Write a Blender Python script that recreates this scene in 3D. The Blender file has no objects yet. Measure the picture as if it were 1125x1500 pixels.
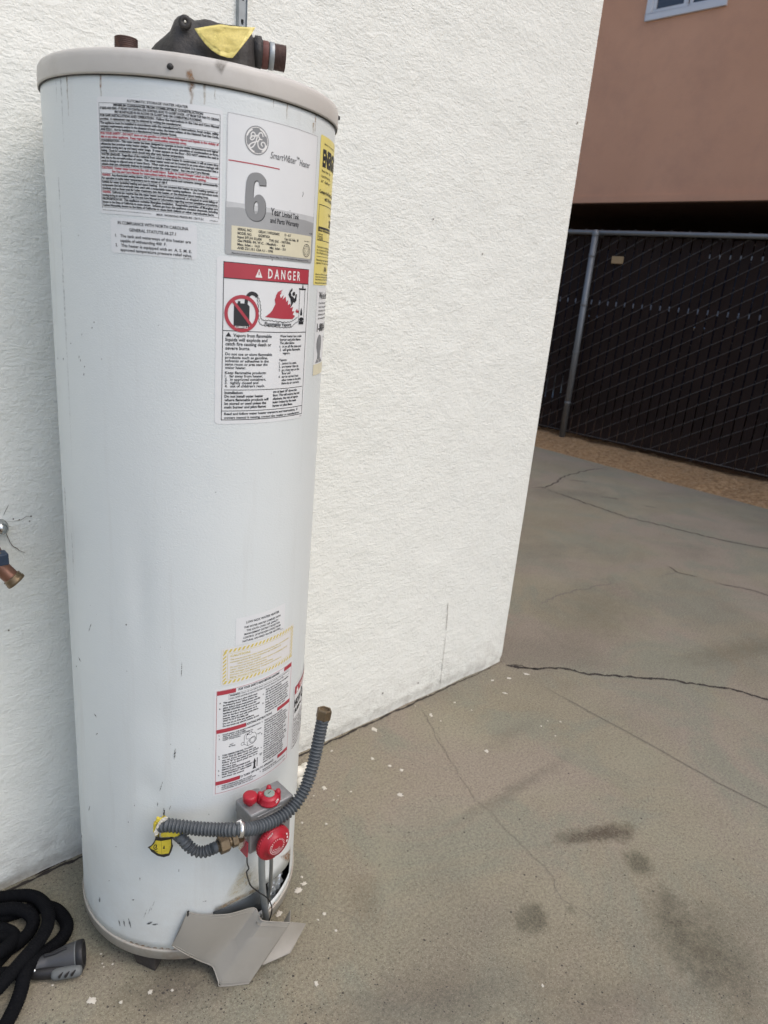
import bpy, bmesh, math, random
from mathutils import Vector, Matrix, noise
from mathutils.geometry import tessellate_polygon
random.seed(7)
sc = bpy.context.scene
# ------------------------------------------------------------------ camera
CAM = Vector((0, 0, 1.36))
RW = Matrix(((0.73441458, 0.14813003, -0.66233882),
             (-0.67315303, 0.28350554, -0.68300045),
             (0.08660385, 0.94746087, 0.30792478)))        # camera axes -> world (x along the white wall, y into it)
FPX, CX, CY = 1040.0, 562.5, 750.0
cd = bpy.data.cameras.new('camera'); cam = bpy.data.objects.new('camera', cd)
sc.collection.objects.link(cam)
cam.matrix_world = Matrix.Translation(CAM) @ RW.to_4x4()
cd.sensor_fit = 'HORIZONTAL'; cd.sensor_width = 36; cd.lens = FPX / 1125 * 36
cd.clip_start = 0.05; cd.clip_end = 500
cd.dof.use_dof = True; cd.dof.focus_distance = 1.35; cd.dof.aperture_fstop = 9.0
sc.camera = cam
sc.cycles.max_bounces = 6; sc.cycles.diffuse_bounces = 3; sc.cycles.glossy_bounces = 3; sc.cycles.transparent_max_bounces = 8
sc.render.resolution_x = 768; sc.render.resolution_y = 1024
# ------------------------------------------------------------------ light
SUN = Vector((0.20, -0.50, 0.80)).normalized()
w = bpy.data.worlds.new('World'); sc.world = w; w.use_nodes = True
nt = w.node_tree; sky = nt.nodes.new('ShaderNodeTexSky'); sky.sky_type = 'NISHITA'
sky.sun_disc = False; sky.sun_elevation = math.asin(SUN.z); sky.sun_rotation = math.atan2(SUN.x, SUN.y)
sky.air_density = 1.0; sky.dust_density = 4.0; sky.ozone_density = 1.5
nt.links.new(sky.outputs[0], nt.nodes['Background'].inputs[0]); nt.nodes['Background'].inputs[1].default_value = 0.15
sl = bpy.data.lights.new('sun', 'SUN'); sl.energy = 0.6; sl.angle = math.radians(80); sl.color = (1.0, 0.98, 0.95)
so = bpy.data.objects.new('sun', sl); sc.collection.objects.link(so)
so.rotation_euler = SUN.to_track_quat('Z', 'Y').to_euler(); so.location = (3, -3, 6)
sc.view_settings.view_transform = 'Standard'; sc.view_settings.look = 'None'
sc.view_settings.exposure = 0.55; sc.view_settings.gamma = 1.0; sc.view_settings.use_curve_mapping = False

# ------------------------------------------------------------------ geometry of the place (metres)
WALL_Y = 1.4107                      # face of the white stucco wall
CORNER_X = 2.080                     # where it ends
HC = Vector((0.63411, 1.17641, 0))   # axis of the water heater
HR = 0.2273                          # its radius
S0 = 0.1124                          # arc length from the camera-facing line to the heater's front (-y)
DV = Vector((-0.47448, -0.88027)); EV = Vector((0.88027, -0.47448))

def ray(u, v):
    return RW @ Vector(((u - CX) / FPX, -(v - CY) / FPX, -1.0))
def gnd(u, v, z=0.0):
    q = ray(u, v); return CAM + q * ((z - CAM.z) / q.z)
def on_y(u, v, Y=WALL_Y):
    q = ray(u, v); return CAM + q * (Y / q.y)
def on_x(u, v, X):
    q = ray(u, v); return CAM + q * (X / q.x)
def on_axis(u, v, off=0.0):          # upright plane through the heater's axis, moved off towards the viewer
    q = ray(u, v); n = Vector((DV.x, DV.y, 0)); p = Vector((HC.x, HC.y, 0)) + n * off
    return CAM + q * ((p - CAM).dot(n) / q.dot(n))
def on_cyl(u, v, R=HR):
    q = ray(u, v); a = q.x**2 + q.y**2; b = -(q.x*HC.x + q.y*HC.y); c = HC.x**2 + HC.y**2 - R*R
    k = (-b - math.sqrt(max(0, b*b - a*c))) / a
    return CAM + q * k
def sz(u, v):                        # pixel -> (arc length from the heater's front, height)
    p = on_cyl(u, v); return math.atan2(p.x - HC.x, -(p.y - HC.y)) * HR, p.z
def cyl(s, z, dr=0.0):               # back to world
    a = s / HR; return Vector((HC.x + (HR + dr) * math.sin(a), HC.y - (HR + dr) * math.cos(a), z))

# ------------------------------------------------------------------ object helpers
COL = sc.collection
def wloc(o):
    v = Vector((0, 0, 0))
    while o: v += o.location; o = o.parent
    return v
def tag(o, label=None, cat=None, group=None, kind=None):
    if label: o['label'] = label
    if cat: o['category'] = cat
    if group: o['group'] = group
    if kind: o['kind'] = kind
    return o
def empty(name, loc, label, cat, group=None):
    o = bpy.data.objects.new(name, None); COL.objects.link(o); o.location = loc; o.empty_display_size = .1
    return tag(o, label, cat, group)
class MB:
    def __init__(s): s.v = []; s.f = []; s.sm = []
    def add(s, vs, fs, smooth=False):
        n = len(s.v); s.v += [Vector(p) for p in vs]; s.f += [tuple(i + n for i in f) for f in fs]; s.sm += [smooth] * len(fs); return s
    def box(s, lo, hi, M=None):
        x0, y0, z0 = lo; x1, y1, z1 = hi
        vs = [Vector(p) for p in ((x0,y0,z0),(x1,y0,z0),(x1,y1,z0),(x0,y1,z0),(x0,y0,z1),(x1,y0,z1),(x1,y1,z1),(x0,y1,z1))]
        if M: vs = [M @ p for p in vs]
        return s.add(vs, [(0,3,2,1),(4,5,6,7),(0,1,5,4),(1,2,6,5),(2,3,7,6),(3,0,4,7)])
    def tube(s, pts, rad, n=16, caps=True, smooth=True, up=None):
        pts = [Vector(p) for p in pts]; m = len(pts)
        rad = rad if callable(rad) or isinstance(rad, (list, tuple)) else [rad] * m
        t0 = (pts[1] - pts[0]).normalized(); ref = Vector(up) if up else (Vector((0,0,1)) if abs(t0.z) < .9 else Vector((1,0,0)))
        a = (ref - t0 * ref.dot(t0)).normalized(); vs = []
        for i, p in enumerate(pts):
            t = (pts[min(i+1, m-1)] - pts[max(i-1, 0)]).normalized()
            a = (a - t * a.dot(t)).normalized(); b = t.cross(a)
            r = rad[i]
            for k in range(n):
                th = 2*math.pi*k/n; vs.append(p + a * (r*math.cos(th)) + b * (r*math.sin(th)))
        fs = [(i*n+k, i*n+(k+1)%n, (i+1)*n+(k+1)%n, (i+1)*n+k) for i in range(m-1) for k in range(n)]
        s.add(vs, fs, smooth)
        if caps:
            s.add(vs[:n], [tuple(reversed(range(n)))]); s.add(vs[-n:], [tuple(range(n))])
        return s
    def lathe(s, prof, n, origin, axis=(0,0,1), smooth=True, ref=None, phase=0):
        ax = Vector(axis).normalized(); rf = Vector(ref) if ref else (Vector((1,0,0)) if abs(ax.x) < .9 else Vector((0,1,0)))
        a = (rf - ax * rf.dot(ax)).normalized(); b = ax.cross(a); o = Vector(origin); vs = []; m = len(prof)
        for r, h in prof:
            for k in range(n):
                th = 2*math.pi*k/n + phase; vs.append(o + ax*h + a*(r*math.cos(th)) + b*(r*math.sin(th)))
        s.add(vs, [(i*n+k, i*n+(k+1)%n, (i+1)*n+(k+1)%n, (i+1)*n+k) for i in range(m-1) for k in range(n)], smooth)
        return s
    def prism(s, poly, base, ux, uy, un, th):       # 2-D outline extruded
        base = Vector(base); ux = Vector(ux); uy = Vector(uy); un = Vector(un); n = len(poly)
        lo = [base + ux*p[0] + uy*p[1] for p in poly]; hi = [p + un*th for p in lo]
        tr = tessellate_polygon([[Vector((p[0], p[1], 0)) for p in poly]])
        s.add(lo + hi, [tuple(reversed(t)) for t in tr] + [tuple(i+n for i in t) for t in tr] + [(i,(i+1)%n,(i+1)%n+n,i+n) for i in range(n)])
        return s
    def build(s, name, mat, parent=None, bevel=0, seg=2, fix=True, **kw):
        off = wloc(parent); me = bpy.data.meshes.new(name)
        me.from_pydata([p - off for p in s.v], [], s.f); me.polygons.foreach_set('use_smooth', s.sm); me.update()
        if fix:
            bm = bmesh.new(); bm.from_mesh(me); bmesh.ops.remove_doubles(bm, verts=bm.verts, dist=1e-6)
            bmesh.ops.recalc_face_normals(bm, faces=bm.faces); bm.to_mesh(me); bm.free()
        me.materials.append(mat); o = bpy.data.objects.new(name, me); COL.objects.link(o); o.parent = parent
        if bevel:
            b = o.modifiers.new('bevel', 'BEVEL'); b.width = bevel; b.segments = seg; b.limit_method = 'ANGLE'; b.angle_limit = math.radians(35)
            b.harden_normals = False
        return tag(o, **kw)
def smooth_path(pts, n=12):
    pts = [Vector(p) for p in pts]; out = []
    for i in range(len(pts)-1):
        p0 = pts[max(i-1,0)]; p1 = pts[i]; p2 = pts[i+1]; p3 = pts[min(i+2, len(pts)-1)]
        for k in range(n):
            t = k/n; out.append(.5*((2*p1) + (p2-p0)*t + (2*p0-5*p1+4*p2-p3)*t*t + (3*p1-p0-3*p2+p3)*t**3))
    out.append(pts[-1]); return out
def resample(pts, step):
    d = [0]
    for a, b in zip(pts, pts[1:]): d.append(d[-1] + (b-a).length)
    n = max(2, int(d[-1]/step)); out = []; j = 0
    for i in range(n+1):
        x = d[-1]*i/n
        while j < len(d)-2 and d[j+1] < x: j += 1
        out.append(pts[j].lerp(pts[j+1], (x-d[j])/max(1e-9, d[j+1]-d[j])))
    return out

# ------------------------------------------------------------------ materials
class NT:
    def __init__(s, name):
        s.m = bpy.data.materials.new(name); s.m.use_nodes = True; s.t = s.m.node_tree
        s.b = s.t.nodes['Principled BSDF']; s.out = s.t.nodes['Material Output']; s.co = None
    def n(s, typ, **kw):
        x = s.t.nodes.new('ShaderNode' + typ)
        for k, v in kw.items():
            if k.startswith('i_'): x.inputs[k[2:].replace('_', ' ')].default_value = v
            else: setattr(x, k, v)
        return x
    def l(s, a, b): s.t.links.new(a, b)
    def coord(s):
        if not s.co: s.co = s.n('NewGeometry').outputs['Position']
        return s.co
    def noise(s, scale, detail=4, rough=.55, dist=0, vec=None):
        x = s.n('TexNoise'); x.inputs['Scale'].default_value = scale; x.inputs['Detail'].default_value = detail
        x.inputs['Roughness'].default_value = rough; x.inputs['Distortion'].default_value = dist
        s.l(vec or s.coord(), x.inputs['Vector']); return x.outputs['Fac']
    def voro(s, scale, feature='F1', vec=None, rnd=1):
        x = s.n('TexVoronoi'); x.feature = feature; x.inputs['Scale'].default_value = scale; x.inputs['Randomness'].default_value = rnd
        s.l(vec or s.coord(), x.inputs['Vector']); return x.outputs['Distance']
    def ramp(s, fac, stops):
        x = s.n('ValToRGB'); e = x.color_ramp.elements
        while len(e) < len(stops): e.new(.5)
        for el, (p, c) in zip(e, stops):
            el.position = p; el.color = (*c, 1) if isinstance(c, tuple) else (c, c, c, 1)
        s.l(fac, x.inputs[0]); return x.outputs[0]
    def mapr(s, v, a, b, c=0., d=1.):
        x = s.n('MapRange'); x.inputs[1].default_value = a; x.inputs[2].default_value = b; x.inputs[3].default_value = c; x.inputs[4].default_value = d
        s.l(v, x.inputs[0]); return x.outputs[0]
    def math(s, op, a, b=None, c=None):
        x = s.n('Math'); x.operation = op
        for i, q in enumerate((a, b, c)):
            if q is None: continue
            if isinstance(q, (int, float)): x.inputs[i].default_value = q
            else: s.l(q, x.inputs[i])
        return x.outputs[0]
    def mix(s, fac, a, b, mode='MIX'):
        x = s.n('Mix'); x.data_type = 'RGBA'; x.blend_type = mode
        for sock, q in ((x.inputs[0], fac), (x.inputs[6], a), (x.inputs[7], b)):
            if isinstance(q, (int, float)): sock.default_value = q
            elif isinstance(q, tuple): sock.default_value = (*q, 1)
            else: s.l(q, sock)
        return x.outputs[2]
    def bump(s, h, strength, dist, prev=None):
        x = s.n('Bump'); x.inputs['Strength'].default_value = strength; x.inputs['Distance'].default_value = dist
        s.l(h, x.inputs['Height'])
        if prev: s.l(prev, x.inputs['Normal'])
        return x.outputs[0]
    def set(s, color=None, rough=None, metal=None, normal=None, spec=None):
        for key, q in (('Base Color', color), ('Roughness', rough), ('Metallic', metal), ('Normal', normal), ('Specular IOR Level', spec)):
            if q is None: continue
            if isinstance(q, tuple): s.b.inputs[key].default_value = (*q, 1)
            elif isinstance(q, (int, float)): s.b.inputs[key].default_value = q
            else: s.l(q, s.b.inputs[key])
        return s.m
def simple(name, col, rough=.5, metal=0., var=.18, scale=40, bump=.15, bscale=300, bdist=.0008, dirt=None, dirt_amt=.5, spec=None):
    t = NT(name); n = t.noise(scale, 5, .6)
    c = t.mix(n, tuple(x*(1-var) for x in col), tuple(min(1, x*(1+var)) for x in col))
    if dirt: c = t.mix(t.mapr(t.noise(scale*.45, 6, .7), .52, .72, 0, dirt_amt), c, dirt)
    r = t.mapr(t.noise(scale*1.7, 3), .3, .7, max(.03, rough-.1), min(1, rough+.1))
    return t.set(c, r, metal, t.bump(t.noise(bscale, 4), bump, bdist) if bump else None, spec)

def mat_stucco():
    t = NT('white_stucco'); p = t.coord()
    w = t.n('VectorMath', operation='ADD'); wn = t.n('TexNoise'); wn.inputs['Scale'].default_value = 14
    sc_ = t.n('VectorMath', operation='SCALE'); sc_.inputs['Scale'].default_value = .02
    t.l(p, wn.inputs['Vector']); t.l(wn.outputs['Color'], sc_.inputs[0]); t.l(p, w.inputs[0]); t.l(sc_.outputs[0], w.inputs[1])
    v = w.outputs[0]
    fine = t.noise(250, 2, .5, 0, v); med = t.noise(118, 2, .5, .6, v); big = t.noise(9, 4, .6)
    st = t.n('Mapping'); st.inputs['Scale'].default_value = (34, 34, 120); t.l(v, st.inputs['Vector'])
    drag = t.noise(1, 2, .5, .9, st.outputs[0])
    h = t.math('ADD', t.math('MULTIPLY', fine, .45), t.math('MULTIPLY', med, .7))
    h = t.math('ADD', h, t.math('MULTIPLY', drag, .75))
    n1 = t.bump(h, .48, .0048); n1 = t.bump(big, .4, .02, n1)
    c = t.mix(t.noise(2.2, 4, .6), (.742, .762, .712), (.802, .822, .770))
    # grime with a shape of its own: splash-up along the foot of the wall, grey weathering, small specks
    sep = t.n('SeparateXYZ'); t.l(p, sep.inputs[0])
    low = t.math('MULTIPLY', t.mapr(sep.outputs[2], .0, .16, 1, 0), t.mapr(t.noise(22, 5, .65), .40, .68, 0, .6))
    c = t.mix(low, c, (.36, .34, .30))
    sp = t.mapr(t.voro(26), .0, .045, 1, 0); spm = t.mapr(t.noise(5, 2), .58, .66, 0, .7)
    c = t.mix(t.math('MULTIPLY', sp, spm), c, (.22, .18, .14))
    return t.set(c, .85, 0, n1, .25)
def mat_concrete():
    t = NT('weathered_concrete'); p = t.coord()
    big = t.noise(.75, 6, .62, .3); mid = t.noise(5.5, 6, .66); fine = t.noise(135, 4, .72); grit = t.noise(420, 2, .7)
    c = t.ramp(big, [(.28, (0.206, 0.179, 0.126)), (.50, (0.276, 0.251, 0.183)), (.72, (0.336, 0.313, 0.226))])
    c = t.mix(t.mapr(mid, .35, .7, 0, .55), c, (0.225, 0.193, 0.134))
    c = t.mix(t.mapr(t.noise(2.1, 5, .6), .50, .70, 0, .45), c, (0.263, 0.270, 0.194))
    c = t.mix(t.mapr(t.noise(1.5, 5, .6, .5),   .45, .58, 0, .72), c, (0.283, 0.230, 0.195))
    c = t.mix(t.mapr(t.noise(2.6, 5, .65, .8), .48, .60, 0, .75), c, (0.205, 0.215, 0.169))
    c = t.mix(t.mapr(t.noise(1.05, 4, .6, .3), .50, .64, 0, .60), c, (0.156, 0.134, 0.108))
    c = t.mix(t.mapr(fine, .30, .72, 0, 1), t.mix(.46, c, (0.074, 0.064, 0.047)), t.mix(.22, c, (0.538, 0.507, 0.380)))
    c = t.mix(t.mapr(t.voro(170), .0, .33, .75, 0), c, (0.089, 0.078, 0.058))
    c = t.mix(t.mapr(grit, .57, .70, 0, .6), c, (0.568, 0.529, 0.399))
    c = t.mix(t.mapr(t.voro(33), .0, .07, .6, 0), c, (0.082, 0.070, 0.052))
    warp = t.n('TexNoise'); warp.inputs['Scale'].default_value = 9; warp.inputs['Detail'].default_value = 7; warp.inputs['Roughness'].default_value = .7; t.l(p, warp.inputs['Vector'])
    ws = t.n('VectorMath', operation='SCALE'); ws.inputs['Scale'].default_value = .09; t.l(warp.outputs['Color'], ws.inputs[0])
    wa = t.n('VectorMath', operation='ADD'); t.l(p, wa.inputs[0]); t.l(ws.outputs[0], wa.inputs[1])
    sn = t.mapr(t.noise(170, 4, .8), .36, .60, .42, 1)
    sj = t.math('MULTIPLY', t.math('SUBTRACT', t.noise(26, 5, .72), .5), 1.5)
    def stain(u, v, ru, rv, ang, col, amt, c, soft=.5):
        g = gnd(u, v) + Vector((0.078, 0.077, 0.079)); m = t.n('Mapping'); m.vector_type = 'TEXTURE'
        m.inputs['Location'].default_value = g; m.inputs['Rotation'].default_value = (0, 0, ang); m.inputs['Scale'].default_value = (ru, rv, 1)
        t.l(wa.outputs[0], m.inputs['Vector']); s = t.n('SeparateXYZ'); t.l(m.outputs[0], s.inputs[0])
        d = t.math('SQRT', t.math('ADD', t.math('POWER', s.outputs[0], 2), t.math('POWER', s.outputs[1], 2))); d = t.math('ADD', d, sj)
        f = t.math('MULTIPLY', t.mapr(d, 1 - soft, 1, amt, 0), sn)
        return t.mix(f, c, col)
    dk = (0.075, 0.069, 0.048)
    c = stain(785, 1373, .052, .046, 0, dk, .8, c, .5); c = stain(945, 1286, .055, .045, .5, dk, .85, c, .6)
    c = stain(845, 1358, .02, .02, 0, dk, .55, c, .7)
    def smear(u0, v0, u1, v1, wd, col, amt, c, soft):
        p, q = gnd(u0, v0), gnd(u1, v1); d = q - p
        return stain((u0+u1)/2, (v0+v1)/2, d.length/2, wd, math.atan2(d.y, d.x), col, amt, c, soft)
    c = smear(800, 1255, 925, 1238, .030, (0.081, 0.066, 0.047), .95, c, .7); c = smear(868, 1247, 940, 1228, .045, (0.076, 0.062, 0.043), .95, c, .7)
    c = smear(640, 1245, 870, 1100, .030, (0.109, 0.097, 0.078), .55, c, .9); c = smear(700, 1120, 800, 1060, .05, (0.114, 0.097, 0.079), .35, c, 1.0)
    c = stain(1005, 1395, .15, .085, .9, dk, .85, c, .9); c = stain(1075, 1440, .20, .10, .6, dk, .8, c, .95); c = stain(985, 1345, .07, .04, .7, dk, .45, c, .9)
    c = stain(560, 1270, .20, .05, .9, (0.318, 0.298, 0.211), .35, c, .9)
    c = stain(530, 1340, .10, .05, 1.0, (0.104, 0.074, 0.045), .4, c, .9); c = stain(880, 900, .55, .30, .3, (0.117, 0.102, 0.067), .55, c, 1.0)
    c = stain(850, 707, .09, .03, -.9, dk, .6, c, .6); c = stain(898, 732, .09, .03, -.9, dk, .7, c, .6); c = stain(955, 745, .05, .02, -.9, dk, .6, c, .6)
    c = stain(250, 1440, .12, .07, .2, (0.086, 0.077, 0.055), .45, c, 1.0); c = stain(340, 1450, .10, .05, .2, (0.092, 0.082, 0.060), .45, c, 1.0)
    c = stain(1100, 960, .5, .10, -.35, (0.104, 0.086, 0.055), .55, c, .9)
    c = stain(640, 1500, .34, .09, -.45, (.085, .072, .060), .6, c, 1.0); c = stain(920, 1500, .30, .08, -.45, (.09, .078, .066), .5, c, 1.0); c = stain(260, 1480, .20, .05, -.45, (.08, .068, .056), .55, c, 1.0)  # broad patches that make the near part of the slab darker
    h = t.math('ADD', t.math('MULTIPLY', grit, .5), t.math('MULTIPLY', fine, .9))
    n1 = t.bump(h, .85, .0038); n1 = t.bump(mid, .2, .015, n1)
    return t.set(c, t.mapr(mid, .3, .7, .72, .92), 0, n1, .3)
def mat_enamel():
    t = NT('white_enamel'); p = t.coord()
    grain = t.n('Mapping'); grain.inputs['Scale'].default_value = (1, 1, 1.6); t.l(p, grain.inputs['Vector'])
    b = t.noise(260, 2, .5, .8, grain.outputs[0])
    h = b
    c = t.mix(t.noise(4, 5, .6), (.625, .675, .675), (.68, .725, .72))
    sep = t.n('SeparateXYZ'); t.l(p, sep.inputs[0])
    low = t.math('MULTIPLY', t.mapr(sep.outputs[2], .06, .40, 1, 0), t.mapr(t.noise(9, 6, .7), .40, .75, 0, .45))
    c = t.mix(low, c, (.46, .43, .37))
    ms = t.n('Mapping'); ms.inputs['Scale'].default_value = (30, 30, 2.0); t.l(p, ms.inputs['Vector'])
    c = t.mix(t.mapr(t.noise(1, 5, .6, .3, ms.outputs[0]), .56, .75, 0, .22), c, (.45, .44, .41))
    c = t.mix(t.math('MULTIPLY', t.mapr(t.voro(45), 0, .05, 1, 0), t.mapr(t.noise(6, 2), .52, .6, 0, .8)), c, (.10, .10, .10))
    return t.set(c, t.mapr(t.noise(18, 4), .3, .7, .34, .48), 0, t.bump(t.noise(2.6, 3), .3, .012, t.bump(h, .32, .0013)), .5)
def mat_patch(name, col, lo=.42, hi=.6, amt=.9, scale=160, rough=.7):   # a stain or scuff: pigment with gaps
    t = NT(name); at = t.n('Attribute'); at.attribute_name = 'fade'; f = t.math('MULTIPLY', t.mapr(t.noise(scale, 4, .7), lo, hi, 0, amt), t.mapr(at.outputs['Fac'], 0, .75, 0, 1))
    t.set(col, rough); tr = t.n('BsdfTransparent'); mx = t.n('MixShader'); t.l(f, mx.inputs[0]); t.l(tr.outputs[0], mx.inputs[1]); t.l(t.b.outputs[0], mx.inputs[2])
    t.l(mx.outputs[0], t.out.inputs[0]); return t.m
def mat_facade():
    t = NT('brown_pink_stucco'); c = t.ramp(t.noise(.7, 5, .6), [(.3, (.62, .335, .210)), (.7, (.70, .385, .245))])
    c = t.mix(t.mapr(t.noise(2.2, 6, .7), .45, .70, 0, .45), c, (.52, .29, .195))
    return t.set(c, .9, 0, t.bump(t.noise(90, 4), .35, .006), .2)
def mat_soil():
    t = NT('dry_mulch_soil'); c = t.ramp(t.noise(28, 6, .75), [(.3, (0.150, 0.093, 0.048)), (.5, (0.352, 0.225, 0.120)), (.72, (0.540, 0.375, 0.217))])
    return t.set(c, .95, 0, t.bump(t.noise(45, 5, .75), .9, .02), .1)
def mat_glass():
    t = NT('window_glass'); c = t.mix(t.noise(1.5, 3), (.03, .036, .05), (.05, .06, .085)); return t.set(c, .08, 0, t.bump(t.noise(1.2, 2), .1, .02), .6)
def mat_fabric():
    t = NT('black_ribbed_sleeve'); c = t.mix(t.noise(60, 4), (.0032, .0036, .0046), (.006, .0065, .008)); return t.set(c, .85, 0, t.bump(t.noise(900, 2), .4, .0006), .10)

M = dict(stucco=mat_stucco(), concrete=mat_concrete(), enamel=mat_enamel(), facade=mat_facade(), soil=mat_soil(), glass=mat_glass(), hose=mat_fabric())
M['cap'] = simple('taupe_cap_paint', (.50, .485, .45), .45, 0, .08, 14, .1, 200, .0008, (.36, .33, .28), .45)
M['ring'] = simple('grey_base_paint', (.38, .36, .315), .55, 0, .12, 25, .15, 200, .001, (.20, .12, .06), .6)
M['door'] = simple('taupe_sheet_metal', (.285, .272, .238), .5, 0, .07, 12, .08, 250, .0006, (.20, .19, .17), .4)
M['castmetal'] = simple('dark_cast_metal', (.036, .0345, .033), .62, .2, .4, 30, .6, 120, .003, (.07, .06, .05), .55)
M['steel'] = simple('dull_steel', (.30, .32, .33), .38, .85, .2, 60, .2, 300)
M['galv'] = simple('galvanised_steel', (.33, .36, .37), .5, .55, .2, 35, .15, 200)
M['rustpipe'] = simple('rusty_black_pipe', (.080, .048, .040), .7, .35, .4, 70, .5, 260, .001, (.16, .07, .035), .7)
M['dope'] = simple('red_thread_compound', (.13, .048, .038), .65, 0, .35, 90, .4)
M['brass'] = simple('tarnished_brass', (.20, .150, .092), .45, .75, .3, 60, .3, 250, .001, (.10, .08, .06), .7)
M['copper'] = simple('weathered_copper', (.24, .125, .088), .42, .75, .25, 50, .25, 250, .0008, (.14, .09, .07), .6)
M['chrome'] = simple('worn_chrome', (.55, .56, .56), .2, 1, .1, 60, .1)
M['bluehandle'] = simple('dark_blue_handle', (.018, .035, .065), .5, 0, .25, 60)
M['casting'] = simple('grey_die_casting', (.255, .262, .262), .45, .35, .25, 80, .5, 350, .0008, (.36, .36, .35), .5)
M['redplastic'] = simple('red_plastic', (.36, .012, .026), .42, 0, .1, 60, .08, 300, .0006)
M['greendisc'] = simple('grey_green_disc', (.22, .28, .24), .55, 0, .1, 90)
M['rubberhose'] = simple('blue_grey_coated_steel', (.075, .086, .094), .55, .1, .2, 60, .15, 300, .0006, (.13, .14, .143), .45)
M['yellowtape'] = simple('worn_yellow_tape', (.70, .57, .05), .55, 0, .2, 90, .35, 200, .0015, (.14, .11, .03), .6)
M['whitetape'] = simple('torn_paper', (.68, .66, .58), .85, 0, .12, 90, .4, 200, .002)
M['yellowtag'] = simple('yellow_tag_film', (.74, .63, .20), .45, 0, .12, 60, .3, 220, .001)
M['blacktrim'] = simple('black_trim', (.02, .02, .02), .5, 0, .2, 60)
M['aluminium'] = simple('bright_aluminium', (.72, .72, .70), .3, .9, .1, 70, .3, 260)
M['foil'] = simple('crumpled_foil', (.45, .49, .52), .3, .8, .25, 60, 1.0, 60, .006)
M['innersheet'] = simple('blue_grey_inner_sheet', (.10, .115, .125), .5, .4, .2, 30, .2)
M['sooty'] = simple('sooty_chamber', (.012, .012, .012), .9, 0, .3, 40)
M['whiteplastic'] = simple('aged_white_plastic', (.66, .64, .56), .45, 0, .08, 60)
M['blackrubber'] = simple('black_rubber', (.012, .012, .013), .55, 0, .2, 60)
M['greyplastic'] = simple('charcoal_plastic', (.050, .052, .055), .42, 0, .15, 40, .1, 400)
M['padplastic'] = simple('grey_rubber_pad', (.115, .125, .125), .6, 0, .12, 60)
M['footwood'] = simple('dark_wood_block', (.040, .034, .030), .85, 0, .35, 40, .6, 90, .003, (.09, .07, .055), .6)
M['sticker'] = simple('white_sticker', (.70, .725, .73), .42, 0, .05, 18, .06, 240, .0004)
M['stickerlow'] = simple('pale_sticker', (.69, .69, .68), .45, 0, .05, 18, .06, 240, .0004)
M['silver'] = simple('silver_grey_print', (.37, .385, .39), .42, .15, .08, 40, .05)
M['silverlt'] = simple('pale_silver_print', (.52, .54, .545), .45, .05, .10, 60, .05)
M['silverdk'] = simple('mid_grey_print', (.235, .245, .25), .45, .1, .06, 40, .05)
M['cream'] = simple('cream_print', (.66, .63, .47), .5, 0, .06, 40, .05)
M['ink'] = simple('black_ink', (.020, .022, .026), .5, 0, .2, 60, 0)
M['greyink'] = simple('dark_grey_ink', (.10, .105, .11), .5, 0, .1, 60, 0)
M['redink'] = simple('faded_red_ink', (.40, .045, .065), .5, 0, .12, 30, 0)
M['yellowprint'] = simple('faded_yellow_print', (.62, .52, .12), .5, 0, .1, 30, 0)
M['energy'] = simple('energy_yellow', (.72, .63, .20), .45, 0, .07, 20, .05)
M['whiteprint'] = simple('white_print', (.76, .76, .74), .5, 0, .04, 40, 0)
M['portrait'] = simple('grey_portrait_print', (.20, .21, .22), .5, 0, .3, 90, 0)
M['crack'] = simple('dark_crack_depth', (.036, .030, .025), .95, 0, .4, 60, .5)  # dark colour paints in the shade of the crack's depth
M['hair'] = simple('hairline_crack', (.165, .147, .122), .95, 0, .3, 60, .3)
M['paint'] = simple('dried_white_paint', (.56, .53, .46), .8, 0, .12, 80, .6, 160, .002)
M['pebble'] = simple('dark_grit', (.06, .052, .045), .9, 0, .4, 120, .4)
M['straw'] = simple('straw_chips', (.46, .33, .19), .9, 0, .45, 25, .3)
M['galvrail'] = simple('fence_galvanised', (.20, .21, .215), .5, .5, .15, 12, .15, 150)
M['wire'] = simple('fence_wire', (.17, .165, .157), .55, .5, .2, 30, 0)
M['slat'] = simple('dark_brown_slat', (.0230, .0150, .0125), .85, 0, .35, 4, .15, 60, .002, spec=.15)
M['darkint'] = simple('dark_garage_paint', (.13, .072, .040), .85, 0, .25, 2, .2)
M['whiteframe'] = simple('white_vinyl', (.66, .67, .69), .4, 0, .05, 10, .05)
M['woodtag'] = simple('tan_wood_tag', (.36, .25, .13), .75, 0, .2, 60, .3)
M['carpaint'] = simple('dark_blue_car_paint', (.012, .016, .035), .25, .2, .1, 10, 0)
M['rustpatch'] = mat_patch('rust_stain', (.30, .16, .07), .32, .60, .75)
M['rustfaint'] = mat_patch('faint_rust_stain', (.36, .25, .13), .30, .62, .7, 90)
M['scuff'] = mat_patch('dark_scuff', (.035, .038, .042), .38, .55, .9, 400)
M['scufflight'] = mat_patch('grey_scuff', (.22, .23, .245), .40, .66, .5, 220)
M['burnt'] = mat_patch('heat_yellowed_enamel', (.54, .47, .31), .30, .72, .65, 30)
M['grime'] = mat_patch('dark_damp_stain', (.10, .085, .06), .36, .7, .7, 40)

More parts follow.
